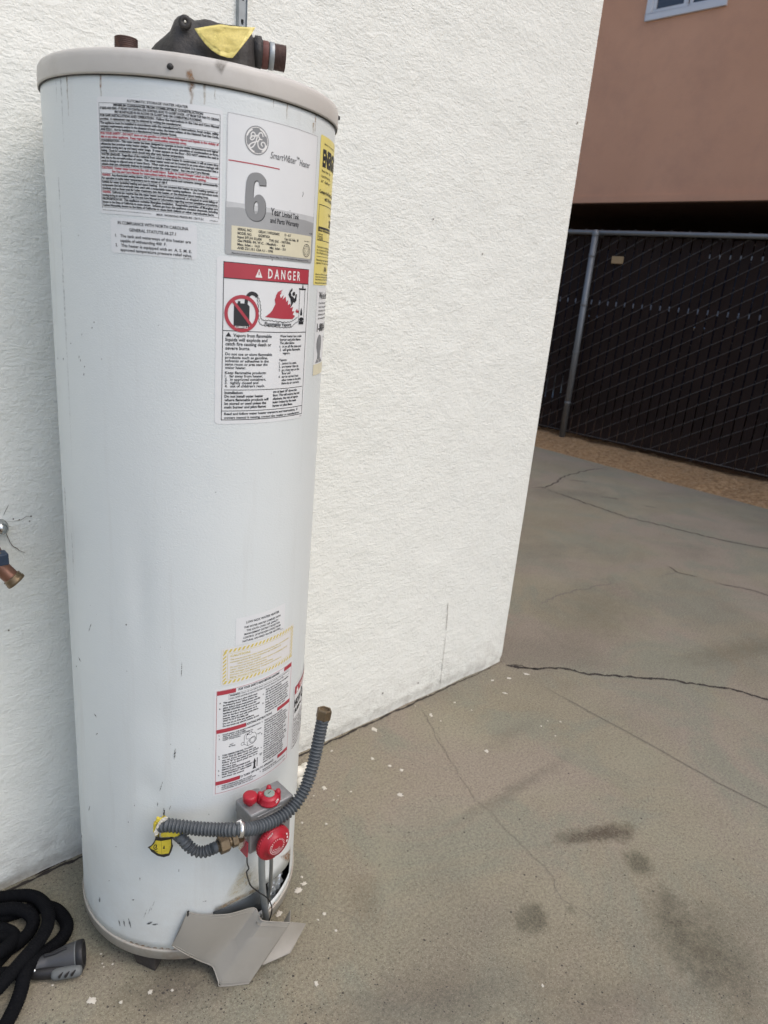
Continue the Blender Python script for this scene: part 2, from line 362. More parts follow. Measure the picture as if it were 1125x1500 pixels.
# ================================================================== SETTING
def structure(o): o['kind'] = 'structure'; return o
g = MB(); g.add([(-150,-150,-.06),(150,-150,-.06),(150,150,-.06),(-150,150,-.06)], [(0,1,2,3)])
structure(g.build('ground', M['soil']))
EDGE = 5.60                                             # far edge of the concrete
mb = MB(); ys = [-12 + i*.06 for i in range(401)]
edge = [Vector((EDGE + .018*noise.noise(Vector((y*2.2, 3, 0))) + .008*noise.noise(Vector((y*11, 7, 0))), y, 0)) for y in ys]
n = len(ys); vs = [Vector((-10, y, 0)) for y in ys] + edge + [p + Vector((.004, 0, -.10)) for p in edge]
fs = [(i, i+n, i+1+n, i+1) for i in range(n-1)] + [(i+n, i+2*n, i+1+2*n, i+1+n) for i in range(n-1)]
mb.add(vs, fs); slab = structure(mb.build('concrete_pavement', M['concrete'], fix=False))
# strip of dry mulch between concrete and fence
mb = MB(); nx, ny = 46, 260; vs = []
for j in range(ny+1):
    for i in range(nx+1):
        x = EDGE - .06 + 1.06*i/nx; y = -3.0 + 11.0*j/ny
        z = -.022 + .020*noise.noise(Vector((x*5, y*5, 0))) + .014*noise.noise(Vector((x*17, y*17, 4)))
        vs.append((x, y, z + .03*min(1, (x-EDGE)/.5 if x > EDGE else 0)))
mb.add(vs, [(j*(nx+1)+i, j*(nx+1)+i+1, (j+1)*(nx+1)+i+1, (j+1)*(nx+1)+i) for j in range(ny) for i in range(nx)], True)
soil = structure(mb.build('soil_strip', M['soil'], fix=False))
mb = MB()
for k in range(5200):                                   # straw and bark chips
    x = EDGE - .03 + random.random()**.8*.95; y = -.5 + random.random()*6.5; a = random.random()*math.pi; l = random.uniform(.008, .035); ww = random.uniform(.0015, .005)
    zz = -.022 + .020*noise.noise(Vector((x*5, y*5, 0))) + .014*noise.noise(Vector((x*17, y*17, 4))) + .03*min(1, max(0, (x-EDGE)/.5)) + .004
    if x < EDGE + .02: zz = .003
    t = Vector((math.cos(a), math.sin(a), random.uniform(-.3, .3))); b = Vector((-math.sin(a), math.cos(a), random.uniform(-.5, .5))); c = Vector((x, y, zz))
    mb.add([c - t*l/2 - b*ww/2, c + t*l/2 - b*ww/2, c + t*l/2 + b*ww/2, c - t*l/2 + b*ww/2], [(0,1,2,3)])
mb.build('mulch_chips', M['straw'], fix=False, kind='stuff', label='dry straw and bark chips on the soil strip by the fence', cat='mulch')

def ribbon(pts, width, z=.0015, rag=.35, step=.006, jit=.004, seed=0, nrm=None):
    """a ragged crack lying on the ground (or, with nrm, on a wall)"""
    up = Vector(nrm) if nrm else Vector((0,0,1)); P = resample([Vector(p) for p in pts], step); L = []; m = len(P)
    for i, p in enumerate(P):
        t = (P[min(i+1, m-1)] - P[max(i-1, 0)]).normalized(); s = up.cross(t)
        j = noise.fractal(Vector((i*step*14, seed, 0)), .8, 2.1, 6)*jit*1.9 + noise.noise(Vector((i*step*90, seed+3, 0)))*jit*.5
        wd = width*(1 + rag*2*noise.noise(Vector((i*step*40, seed+5, 1))) + rag*noise.noise(Vector((i*step*150, seed+9, 2))))
        wd = max(width*.12, wd)*min(1, .15 + 6*min(i, m-1-i)/m); c = p + s*j + up*z
        L += [c + s*wd/2, c - s*wd/2]
    mb = MB(); mb.add(L, [(2*i, 2*i+1, 2*i+3, 2*i+2) for i in range(m-1)]); return mb
def crack(px, width, mat, seed, **kw):
    o = ribbon([gnd(*p) for p in px], width, seed=seed, **kw).build('crack', mat, slab, fix=False); return o
def z3(*p): return [(700 + a/2.647, 640 + b/2.647) for a, b in p]
crack([(741,974),(766,977),(791,980),(825,979),(862,987.6),(923,992),(991,996.5),(1029,1004.5),(1063,1008),(1125,1025),(1300,1060)], .0105, M['crack'], 1, jit=.008, rag=.5)
crack([(742,975),(760,978),(792,981)], .013, M['crack'], 21, jit=.004, rag=.6)
crack(z3((190,198),(250,197),(290,185),(330,155),(420,130),(505,120)), .010, M['crack'], 2, jit=.012)
crack(z3((250,197),(370,240),(500,285),(570,310),(720,345),(880,385),(1000,412),(1125,435),(1300,470)), .010, M['crack'], 3, jit=.012)
crack(z3((740,500),(770,525),(855,545)), .006, M['crack'], 4); crack(z3((710,540),(770,525)), .004, M['hair'], 5)
crack(z3((920,565),(1040,590),(1125,615),(1250,640)), .006, M['crack'], 6, jit=.008); crack(z3((235,655),(280,632),(320,610),(460,580),(540,560)), .006, M['hair'], 7, jit=.01)
crack([(790,1003),(870,1046),(953,1091),(1046,1144),(1122,1182),(1250,1250)], .0028, M['hair'], 8, jit=.001, rag=.3)
crack([(642,1069),(650,1095),(661,1119),(696,1169),(752,1226),(808,1282),(827,1320),(896,1364),(940,1384)], .0010, M['hair'], 9, jit=.006, rag=.5)
crack([(470,1325),(520,1345),(548,1378),(556,1392)], .0007, M['hair'], 10, jit=.006); crack([(615,1035),(630,1060),(655,1110)], .0016, M['hair'], 11, jit=.006)

# ---- white stucco building whose wall the heater stands against
mb = MB(); plan = [(-5.0, 9.0), (-5.0, WALL_Y)] + [(-5 + i*(CORNER_X - .014 + 5)/70, WALL_Y) for i in range(1, 71)]
plan += [(CORNER_X - .014 + .014*math.sin(a), WALL_Y + .014 - .014*math.cos(a)) for a in (.4, .8, 1.2, 1.5708)] + [(CORNER_X, WALL_Y + .1), (CORNER_X, 9.0)]
zs = [-.04, 0, .012, .03] + [.05 + i*.025 for i in range(78)] + [2.1 + i*.2 for i in range(7)]; m = len(plan); vs = []
for z in zs:
    for k, (x, y) in enumerate(plan):
        dx = dy = 0
        if 1 < k < m-1:
            dy = .0022*noise.noise(Vector((x*2, z*2, 1)))
            if x > CORNER_X - .03: dx = .0035*noise.noise(Vector((3, z*9, 2))) + .0025*noise.noise(Vector((8, z*33, 2))); dy += .5*dx
            if z < .02: dy += .006 + .006*noise.noise(Vector((x*12, 5, 2)))
        vs.append((x + dx, y + dy, z))
mb.add(vs, [(j*m+k, j*m+(k+1)%m, (j+1)*m+(k+1)%m, (j+1)*m+k) for j in range(len(zs)-1) for k in range(m)], False)
mb.add([(-5,WALL_Y+.004,3.3),(CORNER_X-.004,WALL_Y+.004,3.3),(CORNER_X-.004,9,3.3),(-5,9,3.3)], [(0,1,2,3)])
wall = mb.build('stucco_building', M['stucco'], fix=False, label='white rough-stuccoed building wall behind the water heater', cat='building')
wall.data.polygons.foreach_set('use_smooth', [True]*len(wall.data.polygons))
ribbon([(-1.2, WALL_Y-.004, 0), (.2, WALL_Y-.006, 0), (CORNER_X+.005, WALL_Y-.004, 0)], .007, .0012, .6, .006, .003, 31).build('crack', M['crack'], slab, fix=False)
ribbon([gnd(*p) for p in ((50,1283),(70,1272),(92,1262),(112,1250))], .009, .0017, .6, .005, .004, 33).build('crack', M['crack'], slab, fix=False)
def wcrack(px, width, mat, seed, jit=.003): ribbon([on_y(*p) for p in px], width, .0018, .5, .004, jit, seed, (0,-1,0)).build('crack', mat, wall, fix=False)
M['wcrack'] = simple('stucco_hairline', (.30, .29, .26), .95, 0, .3, 60, 0)
M['wcrack2'] = simple('stucco_crack', (.17, .15, .13), .95, 0, .3, 60, 0)
wcrack([(656,882),(655,900),(653,925)], .0020, M['wcrack2'], 41, .001); wcrack([(653,925),(648,970),(643,1010)], .0015, M['wcrack'], 42, .001)
wcrack([(7,778),(12,790),(18,800),(27,806),(39,810)], .0012, M['wcrack2'], 43, .002); wcrack([(6,765),(15,763),(30,760),(38,755),(45,756)], .0010, M['wcrack'], 44, .002)
wcrack([(5,755),(9,745),(12,738)], .0010, M['wcrack'], 45, .001); wcrack([(8,770),(17,771)], .0009, M['wcrack'], 46, .001)
for i, (u, v, r) in enumerate([(19,760,.0016),(28,761,.0014),(45,756,.0016),(43,763,.0014),(12,923,.0016),(845,180,.003),(850,240,.002),(634,321,.0022),(706,372,.002),(558,1058,.006),(560,1015,.003),(612,1000,.003),(500,1075,.003),(740,930,.004)]):
    c = on_y(u, v); k = 9; q = [c + Vector((r*(1+.5*random.uniform(-1,1))*math.cos(a*6.283/k), -.0022, r*(1+.5*random.uniform(-1,1))*math.sin(a*6.283/k))) for a in range(k)]
    MB().add(q, [tuple(range(k))]).build('pit', M['wcrack2'], wall, fix=False)

# ---- dried paint splashes on the concrete
def splat(u, v, r, seed, parent=slab, asp=1.):
    rn = random.Random(seed); c = gnd(u, v); k = 18; ang = rn.random()*6.28; mb = MB(); rim = []
    for i in range(k):
        a = 6.2832*i/k; rr = r*.62*(.5 + .7*rn.random()); x, y = rr*math.cos(a)*asp, rr*math.sin(a)
        rim.append(c + Vector((x*math.cos(ang) - y*math.sin(ang), x*math.sin(ang) + y*math.cos(ang), .0012)))
    top = [c + (p - c)*.8 + Vector((0,0,.0011)) for p in rim]
    mb.add(rim + top + [c + Vector((0,0,.0028))], [(i,(i+1)%k,(i+1)%k+k,i+k) for i in range(k)] + [(i+k,(i+1)%k+k,2*k) for i in range(k)])
    mb.build('paint_splash', M['paint'], parent, fix=False)
z4 = lambda a, b: (420 + a/1.596, 950 + b/1.596)
for i, (a, b, r, asp) in enumerate([(205,190,.017,1.2),(467,240,.013,1.1),(337,156,.010,1.8),(393,127,.008,1),(268,285,.011,1),(240,275,.010,1),(265,343,.014,1.1),(88,327,.012,1.1),(92,411,.007,1),(105,240,.007,1),
        (150,335,.006,1),(63,345,.005,1),(595,182,.006,1),(640,172,.006,1),(610,170,.004,1),(360,170,.005,1),(510,105,.008,2.2),(200,258,.011,1.2),(432,145,.005,1),(628,205,.005,1),(598,789,.006,1),(36,408,.006,1),(110,355,.004,1),(120,345,.004,1),
        (40,551,.011,1.2),(27,566,.015,1.2),(88,621,.008,1),(115,660,.006,1),(73,635,.005,1),(35,535,.006,1),(70,787,.006,1),(560,60,.012,2.0),(520,70,.010,1.5),(480,75,.008,1.5),(330,110,.005,1),(300,135,.004,1)]):
    splat(*z4(a, b), r, 100+i, asp=asp)
for i, (u, v, r) in enumerate([(135,1466,.016),(177,1469,.006),(148,1398,.004),(165,1413,.004),(220,1454,.009),(252,1451,.005),(77,1444,.004),(152,1417,.003),(409,1339,.014),(463,1440,.007),(430,1375,.004),(150,1412,.003)]): splat(u, v, r, 300+i)
mb = MB(); rn = random.Random(5)
for k in range(1700):                                   # loose grit on the slab
    u, v = rn.uniform(-20, 1140), 1000 + 500*rn.random()**.7
    if k < 240: u, v = rn.gauss(300, 90), rn.gauss(1450, 28)
    c = gnd(u, v)
    if c.y > WALL_Y - .01 and c.x < CORNER_X + .02: continue
    s = rn.uniform(.0006, .0019)*(1 if rn.random() < .9 else 1.6); q = [c + Vector((s*rn.uniform(.6,1.3)*math.cos(a), s*rn.uniform(.6,1.3)*math.sin(a), 0.0003)) for a in (0, 1.3, 2.6, 3.9, 5.2)]
    mb.add(q + [c + Vector((0,0,s*.7))], [(i,(i+1)%5,5) for i in range(5)])
mb.build('loose_grit', M['pebble'], fix=False, kind='stuff', label='fine dark grit scattered over the concrete', cat='grit')

# ================================================================== APARTMENT BUILDING
BX = 6.80
ab = empty('apartment_building', (BX, 3.0, 0), 'brown-pink stucco apartment building over a dark open parking level', 'building')
ZB = on_x(985, 287, BX).z
w0 = on_x(945, 33, BX); w1 = on_x(1065, 8, BX); WY1, WY0 = w0.y, w1.y; WZ0 = (w0.z + w1.z)/2; WZ1 = WZ0 + 1.25
mb = MB(); Y0, Y1, ZT = -7.0, 15.0, 7.2
mb.box((BX, Y0, ZB), (BX+.2, WY0+.03, ZT)); mb.box((BX, WY1-.03, ZB), (BX+.2, Y1, ZT))
mb.box((BX, WY0+.03, ZB), (BX+.2, WY1-.03, WZ0+.03)); mb.box((BX, WY0+.03, WZ1-.03), (BX+.2, WY1-.03, ZT))
mb.build('wall', M['facade'], ab)
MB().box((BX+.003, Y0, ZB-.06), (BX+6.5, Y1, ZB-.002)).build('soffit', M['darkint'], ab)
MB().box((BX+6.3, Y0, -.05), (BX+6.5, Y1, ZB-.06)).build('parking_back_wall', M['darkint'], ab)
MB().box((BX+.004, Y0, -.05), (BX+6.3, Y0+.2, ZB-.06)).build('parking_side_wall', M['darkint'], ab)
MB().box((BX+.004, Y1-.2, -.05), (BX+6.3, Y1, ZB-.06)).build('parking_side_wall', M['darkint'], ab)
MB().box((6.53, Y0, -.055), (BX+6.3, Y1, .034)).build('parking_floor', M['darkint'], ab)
MB().box((BX+.21, Y0, ZB), (BX+6.5, Y1, ZT)).build('upper_storey', M['facade'], ab)
MB().box((BX-.25, Y0, ZT), (BX+6.7, Y1, ZT+.2)).build('roof', M['facade'], ab)
for y in (-1.2, 7.2): MB().tube([(BX+.12, y, -.02), (BX+.12, y, ZB-.06)], .05, 16).build('column', M['darkint'], ab)
fw = .055; win = MB()
win.box((BX-.022, WY0, WZ0), (BX+.08, WY1, WZ0+fw)); win.box((BX-.022, WY0, WZ1-fw), (BX+.08, WY1, WZ1))
win.box((BX-.022, WY0, WZ0+fw), (BX+.08, WY0+fw, WZ1-fw)); win.box((BX-.022, WY1-fw, WZ0+fw), (BX+.08, WY1, WZ1-fw))
wo = win.build('window', M['whiteframe'], ab, bevel=.004)
my = on_x(1004, 4, BX).y; sw = .032
def sash(y0, y1, x, glass):
    b = MB(); z0, z1 = WZ0+fw, WZ1-fw
    b.box((x, y0, z0), (x+.03, y1, z0+sw)); b.box((x, y0, z1-sw), (x+.03, y1, z1)); b.box((x, y0, z0+sw), (x+.03, y0+sw, z1-sw)); b.box((x, y1-sw, z0+sw), (x+.03, y1, z1-sw))
    b.build('sash', M['whiteframe'], wo, bevel=.003); MB().box((x+.012, y0+sw, z0+sw), (x+.018, y1-sw, z1-sw)).build('pane', M['glass'], wo)
sash(my-.016, WY1-fw, BX-.002, 1); sash(WY0+fw, my-.018, BX+.034, 1)
# sloping drip edge along the foot of the facade
MB().box((BX-.012, Y0, ZB-.05), (BX+.002, Y1, ZB+.012)).build('drip_edge', M['facade'], ab)

# ================================================================== CHAIN LINK FENCE WITH SLATS
FP = Vector((6.33, 3.97, 0)); FD = (Vector((6.47, 2.05, 0)) - FP).normalized(); FN = Vector((-FD.y, FD.x, 0)) * -1
if FN.x > 0: FN = -FN                                   # towards the concrete
FH = CAM.z + (on_x(870, 341, FP.x).z - CAM.z)
fence = empty('chain_link_fence', FP, 'galvanised chain-link fence threaded with dark vertical slats', 'fence')
def fp(l, z, o=0.): return FP + FD*l + FN*o + Vector((0, 0, z))
L0, L1 = -2.6, 5.0
MB().tube([fp(L0, FH, .03), fp(L1, FH, .03)], .021, 14).build('top_rail', M['galvrail'], fence)
for l in (0., 3.05, -2.55):
    p = MB().tube([fp(l, -.05, .05), fp(l, FH-.03, .05)], .030, 16).build('post', M['galvrail'], fence)
    MB().lathe([(.031, 0), (.034, .012), (.030, .04), (.016, .055), (.0, .06)], 14, fp(l, FH-.035, .05)).build('post_cap', M['galvrail'], p)
    for z in (.35, .85, 1.3, 1.75): MB().lathe([(.0325, 0), (.0335, .004), (.0335, .018), (.0325, .022)], 14, fp(l, z, .05)).build('tie_band', M['galvrail'], p)
pitch = .0855; sm = None; k = 0; l = L0 + .04
while l < L1:
    if sm is None:
        b = MB(); b.box((-.0365, -.003, .055), (.0365, .003, FH-.03)); o = b.build('slat', M['slat'], None, bevel=.002, seg=1); sm = o.data
    else:
        o = bpy.data.objects.new('slat', sm); COL.objects.link(o)
    o.parent = fence; o.location = FD*l + Vector((0, 0, random.uniform(-.006, .004))); o.rotation_euler.z = math.atan2(FD.y, FD.x) + random.uniform(-.05, .05)
    l += pitch; k += 1
mb = MB()
for d, off in ((1, .0115), (-1, -.0115)):
    slope = -.60*d; step = .132; z0 = .05 - (L1 - L0)*.62; zz = z0
    while zz < FH + (L1 - L0)*.62:
        pts = []
        for i in range(0, 89):
            l = L0 + (L1-L0)*i/88; z = zz + (l - L0)*slope*-1
            if .045 <= z <= FH: pts.append(fp(l, z + .006*math.sin(l*73), off + .002*math.sin(l*73)))
        if len(pts) > 2: mb.tube(pts, .0023, 5, False)
        zz += step
l = L0
while l < L1:
    mb.tube([fp(l, FH-.04, .012), fp(l+.006, FH+.020, .030), fp(l+.018, FH+.034, .034)], .0019, 5); mb.tube([fp(l+.026, FH-.04, .012), fp(l+.014, FH+.018, .03), fp(l+.004, FH+.030, .036)], .0019, 5); l += .165
mb.build('wire_mesh', M['wire'], fence, fix=False, kind='stuff')
MB().tube([fp(L0, .07, .016), fp(L1, .07, .016)], .0028, 6).build('tension_wire', M['wire'], fence)
c = fp((on_x(906, 381, FP.x+.02).y - FP.y)/FD.y, on_x(906, 381, FP.x).z, .018)
o = MB().box((-.058, -.006, -.032), (.058, .006, .032)).build('fence_tag', M['woodtag'], None, bevel=.003, label='small tan rectangular tag wired to the dark slatted fence', cat='tag'); o.location = c; o.rotation_euler.z = math.atan2(FD.y, FD.x)

# ---- a guessed dark van, added to give glints between the slats
VXF = BX + .75; van = empty('added_van', (VXF+.9, 3.6, .034), 'dark van added behind the slatted fence to give glints in its gaps', 'van')
side = [(.0,.42),(.02,.95),(.55,1.08),(1.15,1.75),(1.45,1.92),(4.7,1.92),(4.8,1.80),(4.85,.42),(4.30,.40),(4.22,.62),(3.95,.74),(3.68,.62),(3.60,.40),(1.40,.40),(1.32,.62),(1.05,.74),(.78,.62),(.70,.40)]
VY = 1.1; MB().prism(side, (VXF, VY, 0), (0,1,0), (0,0,1), (1,0,0), 1.8).build('body', M['carpaint'], van, bevel=.04, seg=3)
for y in (1.05, 3.95):
    for x, sg in ((VXF+.02, -1), (VXF+1.78, 1)):
        wl = MB().lathe([(.0,-.11),(.30,-.11),(.33,-.08),(.33,.06),(.30,.09),(.21,.09),(.2,.06),(.0,.05)], 24, (x-sg*.06, VY+y, .364), (sg,0,0)).build('wheel', M['blackrubber'], van)
        MB().lathe([(.0,.065),(.08,.075),(.19,.065),(.2,.09)], 20, (x-sg*.06, VY+y, .364), (sg,0,0)).build('rim', M['steel'], wl)
MB().box((VXF-.018, VY+1.0, 1.315), (VXF+.004, VY+4.0, 1.365)).build('glint_trim', M['whiteframe'], van, bevel=.006)  # white strip, a painted row of glints for the slat gaps
MB().box((VXF-.012, VY+1.5, 1.86), (VXF+.01, VY+2.35, 1.90)).build('glint_gutter', M['whiteframe'], van, bevel=.006)  # shorter white strip for the upper row of glints
for y0, y1 in ((1.32, 2.10), (2.25, 3.35), (3.50, 4.55)): MB().box((VXF-.006, VY+y0, 1.42), (VXF+.01, VY+y1, 1.78)).build('side_window', M['glass'], van, bevel=.01)
for y in (2.15, 3.42): MB().box((VXF-.03, VY+y, 1.16), (VXF+.004, VY+y+.16, 1.19)).build('door_handle', M['chrome'], van, bevel=.006)
MB().box((VXF+.1, VY-.012, .78), (VXF+.45, VY+.03, .94)).build('headlight', M['whiteprint'], van, bevel=.02); MB().box((VXF+1.35, VY-.012, .78), (VXF+1.7, VY+.03, .94)).build('headlight', M['whiteprint'], van, bevel=.02)
MB().box((VXF+.03, VY-.04, .42), (VXF+1.77, VY+.03, .60)).build('bumper', M['blackrubber'], van, bevel=.02)

# ================================================================== WATER HEATER
wh = empty('water_heater', HC, 'tall white tank water heater with grey cap and many stickers', 'water heater')
ZS0, ZS1 = .066, 1.594                                   # the enamelled shell
def open_top(s): return .152 if s < .05 else .152 - .027*min(1, (s-.05)/.09)
OS0, OS1, OZ0 = -.072, .156, .088
NA = 288; rows = [ZS0, OZ0, 'top'] + [.17 + i*.0125 for i in range(12)] + [.33 + i*.0195 for i in range(65)]
rows = [z for z in rows if z == 'top' or z < ZS1-.004] + [ZS1]; vs = []
def dent(s, z):
    d = 0
    for ds, dz, rs, rz, am in [(-.20,.83,.020,.11,.0030),(-.165,.60,.035,.05,.0016),(-.19,.45,.022,.03,.0030),(-.195,.27,.05,.05,.0012),(.02,.20,.05,.03,.0010),(-.05,1.0,.06,.08,.0008)]:
        d -= am*math.exp(-((s-ds)/rs)**2 - ((z-dz)/rz)**2)
    return d + (.0005*noise.noise(Vector((s*14, z*7, 2))) if z < 1.1 and not (s > -.08 and .40 < z < .80) else 0)
cols = [OS0 + (2*math.pi*HR)*k/NA for k in range(NA)]
for z in rows:
    for s in cols:
        zz = open_top(s) if z == 'top' else z
        ss = s if s < math.pi*HR else s - 2*math.pi*HR
        vs.append(cyl(s, zz, dent(ss, zz)))
fs = []
for j in range(len(rows)-1):
    for k in range(NA):
        if j == 1 and cols[k] + .001 < OS1: continue
        fs.append((j*NA+k, j*NA+(k+1)%NA, (j+1)*NA+(k+1)%NA, (j+1)*NA+k))
shell = MB().add(vs, fs, True).build('shell', M['enamel'], wh, fix=False)
so_ = shell.modifiers.new('solid', 'SOLIDIFY'); so_.thickness = .0011; so_.offset = -1
def flatmesh(polys):
    bm = bmesh.new()
    for p in polys:
        p = [Vector((q[0], q[1], 0)) for q in p]; tr = tessellate_polygon([p]); v = [bm.verts.new(q) for q in p]
        for t in tr:
            try: bm.faces.new([v[i] for i in t])
            except ValueError: pass
    return bm
def wrap(bm, name, mat, parent, dr, cell=.005, to=None):  # flat (s, z) mesh bent round the heater
    xs = [v.co.x for v in bm.verts]; x = math.floor(min(xs)/cell)*cell + cell
    while x < max(xs):
        bmesh.ops.bisect_plane(bm, geom=bm.verts[:] + bm.edges[:] + bm.faces[:], plane_co=(x, 0, 0), plane_no=(1, 0, 0), dist=1e-7); x += cell
    bm.normal_update()
    bad = [f for f in bm.faces if f.normal.z < 0]
    if bad: bmesh.ops.reverse_faces(bm, faces=bad)
    off = wloc(parent)
    for v in bm.verts: v.co = (to(v.co.x, v.co.y) if to else cyl(v.co.x, v.co.y, dr)) - off
    me = bpy.data.meshes.new(name); bm.to_mesh(me); bm.free(); me.materials.append(mat)
    o = bpy.data.objects.new(name, me); COL.objects.link(o); o.parent = parent; return o
MB().lathe([(HR+.0012, .046), (HR+.0022, .0465), (HR+.0022, .064), (HR+.0032, .066), (HR+.0032, .069), (HR+.0006, .0702), (HR-.004, .068)], 160, HC).build('base_ring', M['ring'], wh)
MB().lathe([(0, .052), (HR, .0525)], 96, HC).build('base_pan', M['sooty'], wh)
MB().lathe([(HR+.0002, 1.590), (HR+.0035, 1.5885), (HR+.0040, 1.592), (HR+.0036, 1.609), (HR+.0028, 1.615), (HR+.0005, 1.6192), (HR-.004, 1.6215), (HR-.02, 1.6225), (.05, 1.624), (0, 1.624)], 192, HC).build('top_cap', M['cap'], wh)
MB().lathe([(.192, .07), (.192, .50), (0, .50)], 64, HC).build('burner_chamber', M['sooty'], wh)
def screw(p, n, r, mat, parent, name='screw'):
    o = MB().lathe([(r*1.5, 0), (r*1.5, r*.25), (r, r*.3), (r, r*.9), (r*.7, r*1.15), (0, r*1.15)], 6 if name == 'nut' else 12, p, n, True).build(name, mat, parent); return o
for u, v in ((250, 99), (497, 173)):
    s, z = sz(u, v); a = s/HR; screw(cyl(s, z, .003), (math.sin(a), -math.cos(a), 0), .0030, M['blacktrim'], wh)
for s in (.52, .69): a = s/HR; screw(cyl(s, 1.603, .003), (math.sin(a), -math.cos(a), 0), .0030, M['blacktrim'], wh)
# feet
fc = gnd(211, 1418); dirv = Vector((HC.x-fc.x, HC.y-fc.y, 0)).normalized(); sd = Vector((-dirv.y, dirv.x, 0))
for k in range(3):
    Rz = Matrix.Rotation(k*2*math.pi/3, 4, 'Z'); MM = Matrix.Translation(HC) @ Rz
    pts = []
    rel = lambda x, y, z: MM @ ((fc - HC) + dirv*y + sd*x + Vector((0, 0, z)))
    b = MB(); vs = [rel(-.026,-.002,0), rel(.021,.006,0), rel(.026,.06,0), rel(-.026,.06,0), rel(-.026,-.004,.052), rel(.026,-.004,.052), rel(.026,.06,.053), rel(-.026,.06,.053)]
    b.add(vs, [(0,3,2,1),(4,5,6,7),(0,1,5,4),(1,2,6,5),(2,3,7,6),(3,0,4,7)]); b.build('foot', M['footwood'], wh, bevel=.003)
# seam of the shell
wrap(flatmesh([[(.0045,1.128),(.0056,1.128),(.0056,1.13),(.0056,1.378),(.0045,1.378)]]), 'seam', M['hair'], wh, .0003)

# ---- stains, rust and scuffs on the enamel
def fadefan(rim, spine=None):
    bm = bmesh.new(); ly = bm.verts.layers.float.new('fade'); n = len(rim); cx = sum(p[0] for p in rim)/n; cz = sum(p[1] for p in rim)/n
    v = [bm.verts.new((p[0], p[1], 0)) for p in rim]
    m = [bm.verts.new((p[0] + (cx-p[0])*.5, p[1] + (cz-p[1])*.5, 0)) for p in rim]; c = bm.verts.new((cx, cz, 0)); c[ly] = 1
    for q in m: q[ly] = .8
    for i in range(n): j = (i+1) % n; bm.faces.new((v[i], v[j], m[j], m[i])); bm.faces.new((m[i], m[j], c))
    return bm
def stain_px(pts, mat, name='stain', dr=.00035):
    return wrap(fadefan([sz(*p) for p in pts]), name, mat, shell, dr, .004)
def streak(u, v, length, wd, mat, seed, lean=0, dr=.00035):
    rn = random.Random(seed); s, z = sz(u, v); n = 9; L = []; Rr = []
    for i in range(n):
        f = i/(n-1); c = s + lean*f + rn.uniform(-.12, .12)*wd; w_ = wd*1.7*(.4 + .5*rn.random())*(1 - .6*f); L.append((c-w_/2, z-length*f)); Rr.append((c+w_/2, z-length*f))
    bm = bmesh.new(); ly = bm.verts.layers.float.new('fade'); V = []
    for i in range(n):
        f = i/(n-1); row = [bm.verts.new((*L[i], 0)), bm.verts.new(((L[i][0]+Rr[i][0])/2, L[i][1], 0)), bm.verts.new((*Rr[i], 0))]; row[1][ly] = 1 - .6*f; V.append(row)
    for i in range(n-1):
        for k in (0, 1): bm.faces.new((V[i][k], V[i][k+1], V[i+1][k+1], V[i+1][k]))
    return wrap(bm, 'stain', mat, shell, dr, .004)
streak(147, 107, .036, .0045, M['rustpatch'], 1); streak(89, 110, .09, .004, M['scufflight'], 2); streak(98, 110, .05, .004, M['rustfaint'], 3); streak(82, 116, .03, .003, M['scufflight'], 4)
streak(280, 116, .036, .009, M['rustpatch'], 5); streak(300, 119, .028, .005, M['rustfaint'], 6); streak(463, 158, .038, .006, M['rustpatch'], 7); streak(459, 180, .03, .004, M['rustfaint'], 8)
streak(421, 141, .03, .004, M['rustfaint'], 9); streak(401, 135, .02, .003, M['rustfaint'], 10); streak(315, 121, .02, .003, M['rustfaint'], 11); streak(86, 260, .35, .004, M['scufflight'], 12); streak(92, 400, .3, .003, M['scufflight'], 13)
streak(95, 715, .13, .009, M['scufflight'], 14); streak(105, 780, .10, .006, M['scufflight'], 15)
stain_px([(272,103),(281,101),(284,114),(287,119),(279,121),(272,117)], M['rustpatch'], dr=.0046)
stain_px([(262,114),(300,117),(330,122),(331,125),(300,120),(262,116.5)], M['rustpatch'], dr=.0008)
stain_px([(318,86),(336,88),(330,100),(324,113),(318,106),(310,93)], M['grime'], dr=.0046)
sc_list = [(256,1104,3,17,2),(236,1152,2,16,5),(240,1190,2.5,14,0),(249,1183,1.5,8,3),(131,1184,1.5,8,2),(132,919,2,12,4),(117,966,1,8,-4),(146,1318,2.5,9,0),(205,1287,1.5,6,0),(262,1275,1.2,5,0),(115,345,1,2,0),(72,560,1.2,3,0),
           (120,490,1.5,3,0),(135,480,1.5,3,0),(138,472,1.5,3,0),(104,503,1.2,2,0),(116,523,1.2,5,0),(118,528,1.2,4,0),(124,537,1.5,3,0),(123,548,1.3,5,0),(149,526,1.2,3,0),(93,526,1.3,4,0),(85,525,1,3,0),(92,850,1,3,0),(112,976,1,3,0),
           (186,983,1.5,2,0),(235,948,1,2,0),(185,915,2,3,0),(316,721,1,2,0),(265,750,1,2,0),(142,1075,2.5,3,2),(140,1048,1.2,7,-4),(266,980,1.5,24,1),(250,1090,1,2,0),(231,1178,1,7,0),(197,1180,1,3,0),(306,1193,1.2,3,0),(120,1225,1.2,5,0),(188,1204,1,3,0),
           (175,1352,1.8,10,-2),(182,1352,1.8,12,-2),(190,1352,1.8,16,-4),(219,1352,7,5,6),(227,1354,9,3,3),(195,1318,4,2,1),(262,1370,1.2,3,0),(160,1290,1,2,0),(170,1240,1.2,2,0),(300,1320,5,2,5)]
for i, (u, v, a, b, lean) in enumerate(sc_list):
    stain_px([(u-a*.3-lean*-.5, v-b/2), (u+a*.3+lean*.5, v-b/2), (u+a*.6, v-b*.1), (u+a*.4-lean*.5, v+b/2), (u-a*.2-lean*.5, v+b/2), (u-a*.6, v+b*.1)], M['scuff'], 'scuff')
